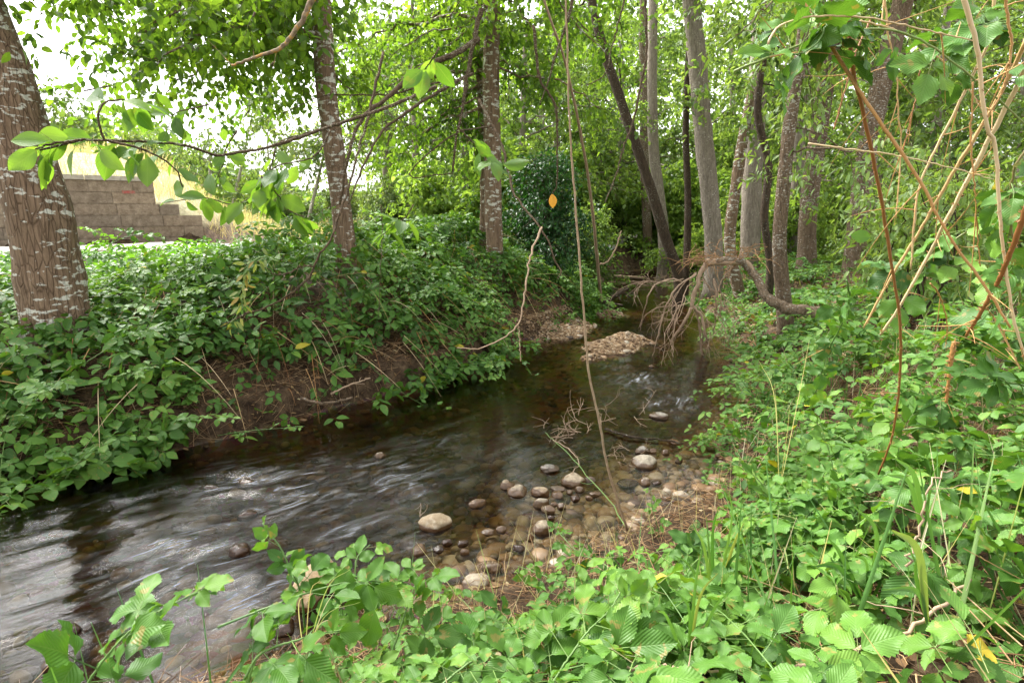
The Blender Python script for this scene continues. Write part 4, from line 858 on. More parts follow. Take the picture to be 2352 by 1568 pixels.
# distant wooded backdrop beyond the single trees
N = 52000; a = rng.uniform(math.radians(-62), math.radians(62), N); R_ = rng.uniform(40, 62, N); hgt = np.where(a < math.radians(-14), 2.4 + 2.2 * (fbm(a * 9, a * 0, 0, 1, 3) + .6), 13 + 4 * fbm(a * 12, a * 0, 3, 1, 3))
zz = rng.random(N) ** .8 * np.maximum(hgt, 1.2); px_, py_ = np.sin(a) * R_, np.cos(a) * R_
dn_ = fbm(px_, py_, zz, .35, 3) > -.28
pos = np.stack([px_, py_, H(px_, py_) + zz], -1)[dn_]
mb = MB(); put_leaves(mb, L_FAR, pos, nrm(rng.normal(0, 1, pos.shape)), rng.normal(0, .6, pos.shape) + [0, -.3, 1], rng.uniform(.35, .75, len(pos)))
mb.build('far_wood', M['wood_leaf'], kind='stuff', label='far green wood closing the view behind the trees')
# ---------------------------------------------------------------- retaining wall and grass hill
print('wall')
def wall_mat():
    m, n, l, out = mat_new('split_face_block')
    tc = n.new('ShaderNodeTexCoord'); nz = N_(n, 'ShaderNodeTexNoise', Scale=7.0, Detail=8.0, Roughness=.75); l.new(tc.outputs['Object'], nz.inputs['Vector'])
    at_ = N_(n, 'ShaderNodeAttribute', attribute_name='rnd'); c = ramp(n, [(.3, (.14, .10, .07)), (.6, (.31, .25, .19)), (.8, (.46, .39, .31))]); l.new(nz.outputs[0], c.inputs[0])
    tr = ramp(n, [(0, (.8, .8, .8)), (1, (1.1, 1.07, 1.02))]); l.new(at_.outputs['Fac'], tr.inputs[0]); col = mix(n, l, c.outputs[0], tr.outputs[0], 1.0, 'MULTIPLY')
    p = N_(n, 'ShaderNodeBsdfPrincipled', Roughness=.9); l.new(col, p.inputs['Base Color']); b = N_(n, 'ShaderNodeBump', Strength=1.0, Distance=.05); l.new(nz.outputs[0], b.inputs['Height']); l.new(b.outputs[0], p.inputs['Normal'])
    l.new(p.outputs[0], out.inputs[0]); return m
Ltot = np.linalg.norm(WALL[2] - WALL[0]); bw, bh, dp = .98, .30, .45
p2 = at(463, 545, WALL[2][1]); g0 = float(H(np.array([WALL[2][0] + .4]), np.array([WALL[2][1] - .6]))[0])
wbase = np.array([WALL[2][0], WALL[2][1], g0 - .1]); wr = root('retaining_wall', wbase, 'grey concrete block retaining wall behind the left trunk', 'wall')
ncourse = 6; mb = MB(); mcap = MB()
bxv = np.array([[x, y, z] for x in (0, 1) for y in (0, 1) for z in (0, 1)], float); bxf = np.array([[0, 1, 3, 2], [4, 6, 7, 5], [0, 4, 5, 1], [2, 3, 7, 6], [0, 2, 6, 4], [1, 5, 7, 3]])
def wbox(mb, s0, s1, z0, z1, d0, d1, rnd):
    q = bxv * [s1 - s0, d1 - d0, z1 - z0] + [s0, d0, z0]
    P = np.zeros((8, 3)); P[:, :2] = WALL[2] - q[:, :1] * _wd + q[:, 1:2] * _wn; P[:, 2] = q[:, 2] + wbase[2]; mb.add(P, [bxf], None, rnd)
ends_ = [0, 0, 0, .55, 1.1, 1.1]
for c in range(ncourse):
    s = ends_[c]; first = True
    while s < Ltot:
        L = bw * (.5 if first and c % 2 else 1); first = False; j = rng.uniform(-.012, .012)
        wbox(mb, s + .005, s + L - .005, c * bh + .005, (c + 1) * bh - .005, .0 + j, dp, rng.random()); s += L
wbox(mb, .02 + 1.1, Ltot, .0, ncourse * bh - .02, .03, dp - .05, .1); wbox(mb, .02, 1.1, 0, 3 * bh - .02, .06, dp - .05, .1)
mb.build('blockwork', wall_mat(), wr, wbase, smooth=False)
s = 1.1
while s < Ltot: wbox(mcap, s + .01, s + .75, ncourse * bh + .002, ncourse * bh + .12, -.05, dp + .03, rng.random()); s += .76
mcap.build('capstone', plain('cap_concrete', [(.3, (.30, .27, .22)), (.7, (.46, .42, .36))], 8, .9), wr, wbase, smooth=False)
mb = MB(); wbox(mb, 1.55, 1.85, 4.9 * bh, 5.15 * bh, -.019, -.013, .5); mb.build('paint_mark', plain('red_paint', [(.4, (.35, .06, .05)), (.6, (.28, .16, .13))], 15), wr, wbase, smooth=False)
def dry_grass(n, box, cond, h, label, w=.012, mat='dry_grass', name='dry_grass'):
    x = rng.uniform(box[0], box[1], n); y = rng.uniform(box[2], box[3], n); k = cond(x, y); x, y = x[k], y[k]; N = len(x)
    D = nrm(rng.normal(0, .35, (N, 3)) + [0, 0, 1]); T = leaf_T(3, 1, .05, .3, 0, .2, .0)
    T = (T[0], T[1], T[2]); mb = MB(); hh = h * rng.uniform(.5, 1.3, N) * (1 + .3 * noise(x, y, 0, .8)); R = frames(D, rng.normal(0, 1, (N, 3)))
    mb.inst(T, np.stack([x, y, H(x, y) - .02], -1), R, np.stack([hh * w * 40, hh, hh], 1), np.clip(.5 + .4 * noise(x, y, 3., .5) + rng.normal(0, .2, N), 0, 1)); mb.build(name, M[mat], kind='stuff', label=label)
sgn = lambda x, y: (x - WALL[2][0]) * _wn[0] + (y - WALL[2][1]) * _wn[1]
dry_grass(42000, (-26, 1, 11, 40), lambda x, y: (sgn(x, y) > .6) & (plan_path(x, y) > 1.3) & (x < 1 - .1 * y), .55, 'tall dry golden grass on the slope behind the wall', .016)
dry_grass(5000, (4, 13, 6, 20), lambda x, y: (~plan(x, y)[1]) & (plan(x, y)[0] > .6), .22, 'short green grass on the woodland floor at right', .03, 'grass', 'short_grass')
# ---------------------------------------------------------------- branches, vines and canes
dry_grass(2600, (-1.5, 4.5, .9, 5.5), lambda x, y: (~plan(x, y)[1]) & (plan(x, y)[0] > .15) & (np.hypot(x, y) > 1.3) & (fbm(x, y, 3., 1.2, 2) > .0), .42, 'thin long green grass blades among the right bank brambles', .010, 'grass', 'long_grass')
dry_grass(1300, (-1.5, 4.5, .9, 5.5), lambda x, y: (x > -.5) & (~plan(x, y)[1]) & (plan(x, y)[0] > .15) & (np.hypot(x, y) > 1.3), .38, 'dry straw blades among the right bank brambles', .006, 'dry_grass', 'dry_grass')
print('branches')
def path3(pts, n=24, wob=0.0):
    P = smooth_path([at(u, v, Y) for u, v, Y in pts], n)
    if wob: P[1:-1] += rng.normal(0, wob, (n - 2, 3))
    return P
def side_twigs(mb, P, n, L, r, mat=0, S=4, bend=.4, lo=.1, seg=None):
    t = rng.uniform(lo, 1, n) * (len(P) - 1.01); i = t.astype(int); B = P[i] + (P[i + 1] - P[i]) * (t - i)[:, None]; tg = nrm(P[i + 1] - P[i])
    D = nrm(tg * .5 + rng.normal(0, .7, (n, 3))); LL = L * rng.uniform(.4, 1.3, n); dr = LL * rng.uniform(-.2, bend, n)
    twig_tubes(mb, B, D, LL, dr, np.full(n, r), S, 4, mat); return B, D, LL, dr
def branch(label, pts, r, mat, twigs=0, tL=.25, group='bare branches hanging over the water', name='dead_branch', cat='branch', wob=.004, sub=0, leaves=None, rough=.25):
    P = path3(pts, max(24, 6 * len(pts)), wob); base = P[0].copy(); rt = root(name, base, label, cat, group)
    mb = MB(); tube(mb, P, r if isinstance(r, (list, tuple)) else [r, r * .45], 8, 0, .5, rough * .7, 35); mb.build('stem', mat, rt, base)
    if twigs and twigs <= 14 and not sub:
        for _ in range(twigs): m2 = MB(); side_twigs(m2, P, 1, tL, (r[-1] if isinstance(r, (list, tuple)) else r) * .35); m2.build('twig', mat, rt, base)
    elif twigs:
        m2 = MB(); B, D, LL, dr = side_twigs(m2, P, twigs, tL, (r[-1] if isinstance(r, (list, tuple)) else r) * .35)
        if sub:
            t = rng.uniform(.3, .9, sub * len(B)); B2 = np.repeat(B, sub, 0) + np.repeat(D, sub, 0) * (np.repeat(LL, sub) * t)[:, None]; B2[:, 2] -= np.repeat(dr, sub) * t * t
            D2 = nrm(np.repeat(D, sub, 0) * .6 + rng.normal(0, .7, (len(B2), 3))); L2 = np.repeat(LL, sub) * .5; twig_tubes(m2, B2, D2, L2, L2 * rng.uniform(-.2, .4, len(B2)), np.full(len(B2), (r[-1] if isinstance(r, (list, tuple)) else r) * .2), 3, 4, 0)
        m2.build('twigs', mat, rt, base)
    if leaves: leaves(rt, base, P)
    return rt, P
TB, ST = M['twig_bark'], M['stick']
branch('thick mossy dead branch sweeping down left from the middle trunk', [(1098, 90, 6.2), (1050, 120, 6.0), (960, 165, 5.6), (890, 225, 5.3), (830, 275, 5.0), (800, 360, 4.8), (780, 470, 4.8)], [.030, .010], TB, 34, .35, sub=3)
branch('second mossy branch just below the thick one', [(1085, 170, 6.0), (1000, 215, 5.6), (930, 262, 5.2), (880, 300, 5.0), (835, 380, 4.7), (800, 470, 4.6)], [.018, .006], TB, 26, .35, sub=2)
branch('dead branch hanging straight down beside the middle trunk', [(1105, 20, 5.6), (1080, 140, 5.6), (1060, 260, 5.6), (1046, 330, 5.6), (1040, 395, 5.6)], [.022, .008], TB, 22, .22, sub=2)
branch('crooked dead twig stretching left at the height of the leafy dark shrub', [(1130, 290, 7.0), (1040, 310, 6.6), (940, 400, 6.0), (1040, 398, 5.7)], [.010, .005], TB, 12, .25)
branch('long arching bare branch in front of the gap right of the middle trunk', [(1100, 230, 5.2), (1150, 330, 4.9), (1180, 440, 4.6), (1235, 515, 4.3), (1262, 560, 4.2), (1275, 605, 4.15), (1292, 625, 4.1), (1280, 640, 4.1)], [.013, .005], TB, 8, .16)
branch('forked twig curving down to the left over the bramble edge', [(1244, 522, 4.28), (1215, 600, 4.1), (1204, 680, 4.0), (1192, 740, 3.95), (1150, 780, 3.9), (1100, 800, 3.85), (1050, 798, 3.8)], [.008, .0035], ST, 5, .10)
branch('short twig dropping from the forked twig', [(1190, 744, 3.95), (1194, 790, 3.93), (1196, 830, 3.9)], [.004, .003], ST)
branch('lichen covered branch hanging near the top centre', [(1320, -20, 6.2), (1300, 60, 6.2), (1275, 130, 6.2), (1262, 180, 6.2), (1240, 240, 6.2)], [.018, .006], TB, 10, .2)
def orange(rt, base, P):
    mb = MB(); put_leaves(mb, L_SMOOTH[:1], P[-1:], np.array([[.12, 0, -1.]]), np.array([[.2, -1, .1]]), np.array([.13]), np.array([.4])); mb.build('leaf', M['orange_leaf'], rt, base, label='single orange leaf')
branch('knotty hanging branch ending in one orange leaf', [(1225, 60, 5.4), (1240, 180, 5.4), (1275, 240, 5.4), (1280, 330, 5.4), (1279, 420, 5.4), (1268, 445, 5.4)], [.014, .005], TB, 8, .16, leaves=orange)
branch('curved lichen branch crossing in front of the leaning trunk', [(1482, -10, 6.5), (1485, 120, 6.5), (1470, 200, 6.4), (1455, 280, 6.3), (1435, 330, 6.2), (1415, 400, 6.1), (1390, 465, 6.0)], [.016, .006], TB, 14, .2, sub=1)
branch('short lichen branch hanging high near the leaning trunk', [(1440, -20, 6.0), (1405, 110, 6.0), (1390, 170, 6.0), (1350, 195, 6.0)], [.010, .005], TB, 8, .16)
branch('orange lichened branch high at the upper left', [(735, -30, 2.2), (712, 10, 2.2), (690, 55, 2.2), (650, 105, 2.2), (600, 128, 2.2), (532, 150, 2.2)], [.012, .004], plain('lichened_twig', [(.35, (.12, .08, .05)), (.5, (.26, .2, .13)), (.62, (.5, .25, .04))], 40, .8, .5, .004), 3, .12, group='bare branches hanging over the water', rough=.1, wob=.0015)
branch('bare branch low in front of the left thicket, rising to the right', [(520, 742, 3.0), (560, 722, 3.0), (620, 702, 3.05), (680, 665, 3.1), (715, 630, 3.15), (730, 590, 3.2), (760, 545, 3.3), (800, 430, 3.6), (850, 250, 3.9), (880, 120, 4.2)], [.004, .010], TB, 6, .12, wob=.003)
branch('thin fork of the low bare branch', [(722, 612, 3.15), (690, 612, 3.1), (640, 632, 3.05), (590, 600, 3.0)], [.005, .003], TB, 3, .08)
branch('very thin dead twig hanging left of the bare patch', [(875, 470, 3.6), (878, 560, 3.6), (872, 680, 3.6), (870, 730, 3.6)], [.003, .0015], TB, 6, .08)
branch('mossy branch crossing behind the second trunk', [(1040, 180, 6.8), (900, 215, 6.5), (830, 218, 6.3), (740, 222, 6.2), (650, 260, 6.1)], [.012, .004], TB, 20, .3, sub=2)
# leafy sprays close to the lens
def spray_leaves(n, size, Ts=L_SMOOTH, mat='spray', lo=.55, down=.6, sp=.9, pairs=None, spread=.03):
    def f(rt, base, P):
        t = np.sort(rng.uniform(lo, 1, n)) * (len(P) - 1.01); i = t.astype(int); B = P[i] + (P[i + 1] - P[i]) * (t - i)[:, None]; tg = nrm(P[i + 1] - P[i])
        D = nrm(tg * .5 + rng.normal(0, sp, (n, 3)) * [1, .6, .8] + [0, 0, -down]); B2 = B + D * rng.uniform(.01, spread, n)[:, None]; mb = MB()
        prisms(mb, B, B2, np.full(n, .0022), np.full(n, .5), 1); put_leaves(mb, Ts, B2, D, rng.normal(0, .5, (n, 3)) + [0, -.55, .6], size * 1.12 * rng.uniform(.65, 1.15, n)); mb.build('leaves', [M[mat], M['cane_green']], rt, base)
    return f
branch('long thin branch reaching left with broad bright leaves at its tip', [(1000, 200, 3.3), (880, 250, 3.0), (760, 290, 2.7), (690, 315, 2.5), (600, 342, 2.35), (545, 350, 2.2), (495, 357, 2.1), (430, 335, 2.0), (330, 325, 1.9), (240, 322, 1.8), (190, 322, 1.75), (90, 345, 1.7)], [.010, .003], TB, 6, .10, name='leafy_branch', leaves=spray_leaves(16, .088, lo=.80, spread=.06), group='leafy twigs close to the camera', wob=.001)
for lab, pts, n, s in (('leafy twig with five broad leaves hanging before the wall', [(240, 322, 1.8), (330, 345, 1.8), (400, 385, 1.85), (420, 430, 1.85)], 6, .08),
    ('leafy twig above the long branch left of the sky gap', [(240, 322, 1.8), (225, 270, 1.8), (250, 232, 1.85), (330, 235, 1.9)], 7, .082),
    ('leafy twig crossing the lichened trunk', [(190, 322, 1.75), (120, 330, 1.7), (75, 345, 1.7)], 6, .085),
    ('drooping leafy twig at the centre of the left sky gap', [(760, 290, 2.9), (690, 310, 2.8), (640, 330, 2.8), (620, 390, 2.8), (590, 440, 2.8), (540, 470, 2.8), (470, 455, 2.8), (380, 465, 2.8)], 22, .10),
    ('leafy twig before the gravel track', [(760, 300, 2.7), (720, 360, 2.6), (640, 380, 2.5), (605, 410, 2.5), (600, 440, 2.5)], 14, .10),
    ('leafy twig in front of the dry grass slope', [(600, 405, 2.5), (640, 450, 2.5), (660, 480, 2.5), (700, 500, 2.5)], 9, .095),
    ('leafy twig left of the second trunk with small folded leaves', [(545, 300, 3.0), (520, 340, 3.0), (510, 380, 3.0), (490, 430, 3.0)], 12, .08),
    ('leafy twig hanging in the white sky gap', [(480, 240, 2.9), (440, 250, 2.9), (400, 262, 2.9), (385, 300, 2.9)], 10, .09),
    ('blurred leafy twig before the middle trunk', [(1050, 290, 2.6), (1090, 330, 2.6), (1120, 360, 2.6), (1150, 380, 2.6)], 9, .10),
    ('pale leaf pair hanging near the top of the picture centre', [(1010, 110, 2.2), (990, 140, 2.2), (975, 160, 2.2)], 5, .09),
    ('leafy twig before the middle of the left thicket', [(950, 470, 3.0), (930, 500, 3.0), (900, 520, 3.0), (880, 540, 3.0)], 9, .10)):
    branch(lab, pts, [.004, .002], TB, 2, .05, name='leafy_twig', leaves=spray_leaves(n, s, lo=.3), group='leafy twigs close to the camera', wob=.001, cat='twig')
branch('wilted yellow green leaf cluster on the low bare branch', [(640, 600, 2.9), (600, 590, 2.9), (565, 620, 2.9), (555, 700, 2.9), (530, 745, 2.9)], [.004, .002], M['cane_green'], 8, .08, name='leafy_twig', leaves=spray_leaves(46, .05, L_NARROW, 'wilted', .05), group='leafy twigs close to the camera', cat='twig')
# hanging poles (dead stems)
branch('pale thin dead stem hanging from above down to the near bank', [(1298, -60, 2.6), (1304, 150, 2.7), (1312, 350, 2.8), (1325, 520, 2.85), (1338, 680, 2.9), (1352, 850, 3.0), (1375, 960, 3.05), (1395, 1070, 3.1), (1440, 1218, 3.15)], [.0035, .0075], ST, 0, name='hanging_stem', cat='dead stem', wob=.002, group='pale dead stems hanging to the water')
branch('pale thicker dead stem ending in the water behind the gravel island', [(1235, -40, 7.2), (1270, 60, 7.4), (1300, 150, 7.8), (1330, 290, 8.5), (1350, 400, 9.2), (1365, 520, 10), (1372, 600, 10.8), (1382, 706, 11.9)], [.013, .035], ST, 0, name='hanging_stem', cat='dead stem', wob=.002, group='pale dead stems hanging to the water')
branch('short hooked twig on the thicker dead stem', [(1376, 608, 10.8), (1395, 600, 10.8), (1412, 575, 10.8), (1427, 530, 10.8)], [.018, .010], ST, 0)
# dry canes at the right
def cane(label, pts, r, mat='cane_dry', leaves=0, lsize=.08, side=4, group='dry canes arching at the right', name='dry_cane', cat='cane', fresh='bramble', n=40):
    P = path3(pts, n, .0008); base = P[0].copy(); rt = root(name, base, label, cat, group); mb = MB(); r = r * .78; tube(mb, P, [r, r * .6], 7, 0, rng.random(), .12, 40)
    k = len(P) * 2; i = rng.integers(1, len(P) - 1, k); th = rng.normal(0, 1, (k, 3)); B = P[i]; r0 = r if not isinstance(r, (list, tuple)) else r[0]
    prisms(mb, B, B + nrm(th) * r0 * 2.0, np.full(k, r0 * .5), np.full(k, .3)); mb.build('stem', M[mat], rt, base)
    if side:
        for _ in range(side): m2 = MB(); side_twigs(m2, P, 1, .14, .0018); m2.build('side_twig', M['cane_dry'], rt, base)
    if leaves:
        i = rng.integers(2, len(P) - 1, leaves); tg = nrm(P[i] - P[i - 1]); D = nrm(rng.normal(0, .8, (leaves, 3)) + tg * .3 + [0, 0, -.1]); m3 = MB()
        compound(m3, L_FINE, P[i], D, rng.normal(0, .3, (leaves, 3)) + [0, -.35, .8], lsize * rng.uniform(.7, 1.2, leaves)); m3.build('leaves', [M[fresh], M['cane_green']], rt, base)
    return rt
def c3(l, Y0, Y1): return [(x * .784, y * .784, Y0 + (Y1 - Y0) * i / (len(l) - 1)) for i, (x, y) in enumerate(l)]
cane('orange brown dry cane crossing from top left down to the right edge', c3([(2330, -30), (2400, 80), (2490, 225), (2560, 330), (2700, 540), (2780, 690), (2900, 860), (2960, 960)], 1.5, 1.35), .0062)
cane('long upright tan cane running from the top down into the brambles', c3([(2488, -30), (2497, 200), (2530, 330), (2570, 520), (2600, 700), (2635, 930), (2637, 1060), (2630, 1180), (2610, 1290), (2570, 1395)], 1.45, 2.0), .0068)
cane('thick orange cane leaning from the right edge to the lower left', c3([(3020, 170), (2960, 290), (2860, 480), (2770, 650), (2720, 750), (2640, 890), (2580, 980)], 1.5, 1.9), .0085)
cane('thick brown cane parallel to the orange one on its left', c3([(3010, 110), (2962, 215), (2900, 330), (2820, 460), (2752, 575), (2680, 700), (2600, 830), (2530, 960)], 1.6, 2.0), .0075)
cane('tan jointed cane at the right running top to bottom', c3([(2815, -30), (2855, 110), (2870, 200), (2890, 370), (2915, 430), (2930, 640), (2945, 780), (2975, 960), (3020, 1080)], 1.3, 1.4), .0062)
cane('red brown cane bending down left from the top right', c3([(2912, -30), (2905, 100), (2870, 180), (2800, 320), (2760, 400), (2720, 480), (2690, 560), (2675, 700), (2668, 790)], 1.6, 1.7), .0052)
cane('thin tan cane arching flat across the top right', c3([(2250, 130), (2270, 90), (2330, 58), (2420, 47), (2540, 52), (2640, 72), (2740, 95), (2850, 120)], 1.3, 1.35), .0030, side=3)
cane('thin straight cane crossing level behind the upright cane', c3([(2368, 420), (2480, 436), (2640, 457), (2780, 490), (2912, 526)], 1.6, 1.5), .0028, side=2)
cane('green living cane arching across the top right with leaves', c3([(2150, 210), (2260, 165), (2400, 115), (2560, 85), (2680, 110), (2790, 180), (2900, 270), (3020, 380)], 1.5, 1.4), .0040, 'cane_green', 9, .085, 2)
cane('pale thin cane hanging left of the crossing canes', c3([(2590, -20), (2605, 120), (2625, 200), (2632, 330), (2640, 440), (2625, 640)], 1.8, 1.9), .0032, side=6)
cane('short thin cane at a slant in the middle of the right canes', c3([(2695, 205), (2680, 300), (2660, 380), (2645, 450)], 1.6, 1.6), .0025)
cane('orange cane at the lower right leaning right', c3([(3010, 600), (2960, 740), (2920, 830), (2870, 920), (2830, 985)], 1.3, 1.5), .0085)
cane('thin upright cane between the two jointed ones', c3([(2850, 240), (2845, 420), (2856, 560), (2864, 700), (2872, 780)], 1.5, 1.5), .0028, side=5)
cane('red brown thin cane close to the top right corner', c3([(2942, -20), (2955, 70), (2962, 150), (2940, 260), (2900, 330)], 1.35, 1.4), .0040)
cane('broad arch of thin brown cane behind the other right canes', c3([(2520, 60), (2640, 95), (2740, 160), (2830, 250), (2880, 330)], 1.8, 1.8), .0035, side=4)
cane('short reddish cane leaning left at the upper right', c3([(2550, 60), (2505, 160), (2480, 250), (2460, 320), (2442, 380)], 1.9, 1.9), .0040)
cane('tan cane stump standing in the right brambles', c3([(2795, 1000), (2783, 1080), (2772, 1180)], 2.3, 2.3), .012, side=2)
cane('pale bent cane dropping through the right brambles', c3([(2725, 830), (2750, 860), (2770, 920), (2775, 980), (2770, 1010)], 1.9, 2.0), .0035)
cane('thin cane running from right edge down over the right bank', c3([(2860, 870), (2920, 940), (2960, 1020), (2990, 1080)], 1.6, 1.6), .003)
cane('green living cane climbing through the middle of the right bank', c3([(2480, 820), (2490, 900), (2440, 1000), (2400, 1110), (2370, 1230)], 2.2, 2.6), .0045, 'cane_green', 12, .075, 1, fresh='bramble')
cane('green living cane with dark leaves behind the dry canes', c3([(2960, 560), (2900, 640), (2800, 700), (2700, 780), (2600, 830)], 1.9, 2.1), .0040, 'cane_green', 14, .085, 2)
cane('green living cane with glossy leaves at the right edge', c3([(3020, 420), (2970, 500), (2960, 640), (2980, 760), (2990, 880)], 1.4, 1.5), .0040, 'cane_green', 14, .09, 2)
cane('dark green leafy cane near the top edge', c3([(2460, -20), (2430, 40), (2400, 120), (2330, 160), (2280, 120)], 1.4, 1.4), .0030, 'cane_green', 7, .085, 1)
cane('leafy green cane in the top right corner', c3([(3020, 30), (2940, 70), (2860, 60), (2780, 120)], 1.5, 1.6), .0030, 'cane_green', 9, .09, 1)
# brambles shoots standing free in the foreground
def shoot(label, pts, n, size, r=.0035, fresh='shoot', top=True, Ts=L_FINE, group='single bramble shoots', nl=.3):
    size = size * 1.18; P = path3(pts, 40, .0006); base = P[0].copy(); rt = root('bramble_shoot', base, label, 'bramble shoot', group); mb = MB(); tube(mb, P, [r, r * .45], 7, 0, .3, .05, 40)
    k = 40; i = rng.integers(1, 38, k); prisms(mb, P[i], P[i] + nrm(rng.normal(0, 1, (k, 3))) * r * 2.2, np.full(k, r * .5), np.full(k, .6)); mb.build('stem', M['cane_green'], rt, base)
    t = np.linspace(.12, .98, n); i = (t * 38).astype(int); tg = nrm(P[i + 1] - P[i]); s = np.where(np.arange(n) % 2, 1, -1)[:, None]
    sd = nrm(np.cross(tg, [0, .3, 1])); D = nrm(sd * s * .9 + tg * .45 + rng.normal(0, .3, (n, 3)) + [0, 0, .05]); m3 = MB(); sz = size * np.interp(t, [0, .3, .8, 1], [.85, 1.1, .8, .45]) * rng.uniform(.85, 1.15, n)
    compound(m3, Ts, P[i], D, rng.normal(0, .22, (n, 3)) + [0, -.55, .75], sz, nl, rnd=np.clip(np.interp(t, [0, .7, 1], [.25, .5, .95]) + rng.normal(0, .12, n), 0, 1)); m3.build('leaves', [M[fresh], M['cane_green']], rt, base)
    return rt
def c2(l, Y0, Y1): return [(x, y, Y0 + (Y1 - Y0) * i / (len(l) - 1)) for i, (x, y) in enumerate(l)]
shoot('tall bramble shoot with a curled fresh tip standing against the rapids', c2([(700, 1440), (690, 1360), (660, 1290), (640, 1250), (618, 1225), (603, 1200)], 1.5, 1.55), 9, .055)
shoot('bramble shoot arching left to right over the tan boulder', c2([(500, 1440), (600, 1400), (680, 1370), (760, 1345), (830, 1330), (900, 1345), (950, 1390), (985, 1440)], 1.35, 1.6), 12, .070)
shoot('large leaved bramble shoot at the lower left corner', c2([(180, 1600), (250, 1500), (310, 1440), (370, 1400), (430, 1370), (480, 1350)], 1.15, 1.3), 9, .085)
shoot('bramble shoot below the big tan boulder', c2([(560, 1560), (600, 1500), (680, 1470), (760, 1450), (850, 1440)], 1.2, 1.35), 9, .075)
shoot('upright bramble shoot beside the tan boulder top', c2([(760, 1480), (800, 1400), (815, 1330), (820, 1280), (850, 1250)], 1.45, 1.6), 8, .070)
shoot('bramble shoot rising to the edge of the cobbles', c2([(900, 1500), (920, 1440), (940, 1380), (960, 1330), (985, 1310)], 1.5, 1.7), 8, .075)
shoot('leafy bramble shoot in the bottom middle', c2([(1250, 1600), (1300, 1520), (1350, 1450), (1400, 1400), (1430, 1350)], 1.15, 1.35), 9, .085)
shoot('bramble shoot spreading right in the bottom middle', c2([(980, 1600), (1080, 1520), (1180, 1470), (1290, 1440), (1350, 1430)], 1.2, 1.5), 12, .080)
shoot('thin bramble shoot reaching toward the speckled stone', c2([(1430, 1330), (1380, 1290), (1330, 1270), (1290, 1230), (1270, 1200)], 2.2, 2.7), 10, .050)
shoot('low bramble shoot along the near shore', c2([(1480, 1420), (1350, 1370), (1270, 1330), (1220, 1310), (1190, 1300)], 1.9, 2.3), 11, .050)
shoot('small seedling like shoot at the right shore of the stream', c2([(1520, 1270), (1510, 1210), (1497, 1160), (1495, 1120)], 3.0, 3.05), 6, .045, .003)
shoot('bushy bramble shoot hanging over the right water edge', c2([(1800, 1060), (1760, 1010), (1700, 985), (1650, 990), (1610, 1000)], 3.0, 3.4), 13, .055)
shoot('arched shoot with many small leaves above the right shore', c2([(1850, 1000), (1800, 950), (1740, 930), (1690, 950), (1640, 975)], 3.2, 3.6), 13, .050)
shoot('tall nettle like shoot rising in the middle of the right bank', c2([(1960, 1420), (1940, 1300), (1925, 1180), (1910, 1060), (1880, 960)], 1.9, 2.1), 14, .072)
shoot('leaning leafy shoot left of the tall one on the right bank', c2([(1880, 1380), (1850, 1280), (1800, 1180), (1740, 1100), (1680, 1060)], 2.0, 2.4), 14, .070)
shoot('broad leaved shoot by the right water edge', c2([(1800, 1320), (1760, 1240), (1700, 1170), (1660, 1110)], 2.4, 2.6), 9, .085)
shoot('dense leafy shoot in the centre of the right bank', c2([(1990, 1300), (1970, 1220), (1920, 1140), (1860, 1120)], 1.8, 2.0), 11, .070)
shoot('bright shoot with five leaflets at the bottom right of centre', c2([(1800, 1600), (1850, 1540), (1890, 1500), (1935, 1460)], 1.2, 1.3), 7, .075)
shoot('bright shoot right of it near the bottom edge', c2([(2000, 1600), (2030, 1540), (2055, 1500), (2060, 1450)], 1.2, 1.3), 7, .075)
shoot('pale round leaved shoot at the right edge', c2([(2360, 1330), (2320, 1290), (2280, 1260), (2240, 1200)], 1.3, 1.35), 7, .070)
shoot('shoot with toothed leaves at the lower right edge', c2([(2400, 1500), (2350, 1440), (2300, 1410), (2250, 1390)], 1.3, 1.35), 9, .072)
shoot('dark leaved shoot under the dry canes at the right', c2([(2380, 1100), (2300, 1060), (2230, 1020), (2150, 1010)], 2.0, 2.3), 14, .070, fresh='bramble')
shoot('shoot with glossy leaves above the right bank soil', c2([(2250, 960), (2180, 930), (2100, 900), (2040, 880)], 2.4, 2.7), 12, .062, fresh='bramble')
shoot('dark shoot crossing beneath the lower right cane', c2([(2400, 900), (2330, 880), (2260, 870), (2190, 880)], 1.8, 2.0), 11, .075, fresh='bramble')
shoot('bramble tip trailing onto the water from the left bank', c2([(1130, 770), (1200, 830), (1230, 880), (1225, 905), (1245, 900), (1290, 885)], 7.2, 6.7), 11, .075, .004, 'bramble')
shoot('long bramble tip touching the water below the bare soil', c2([(860, 850), (930, 905), (985, 935), (1010, 942), (1040, 930)], 6.1, 5.6), 10, .065, .003, 'bramble')
shoot('thin trailing tip across the water at the left', c2([(500, 1000), (560, 990), (620, 985), (660, 982), (700, 978)], 4.75, 4.75), 6, .055, .0025, 'bramble')
shoot('hanging bramble tip in the middle of the bare soil', c2([(850, 760), (800, 830), (765, 880), (735, 915), (705, 945)], 5.9, 5.5), 8, .07, .003, 'bramble')
shoot('light green cane arching in front of the left thicket', c2([(200, 830), (300, 770), (380, 750), (470, 720), (560, 700), (640, 640)], 4.3, 4.7), 14, .06, .003, 'shoot')
shoot('long green cane with raised leaves behind the lichened trunk', c2([(180, 640), (280, 600), (380, 590), (480, 610), (560, 640)], 6.6, 6.4), 13, .075, .004, 'shoot')
shoot('cane with broad leaves reaching up before the wall', c2([(190, 600), (240, 570), (300, 540), (360, 545), (420, 560)], 6.9, 6.8), 11, .10, .004, 'shoot')
shoot('bunch of large raised leaves in front of the gravel track', c2([(560, 620), (620, 540), (680, 500), (730, 490), (780, 480)], 6.0, 6.2), 12, .085, .004, 'bramble')
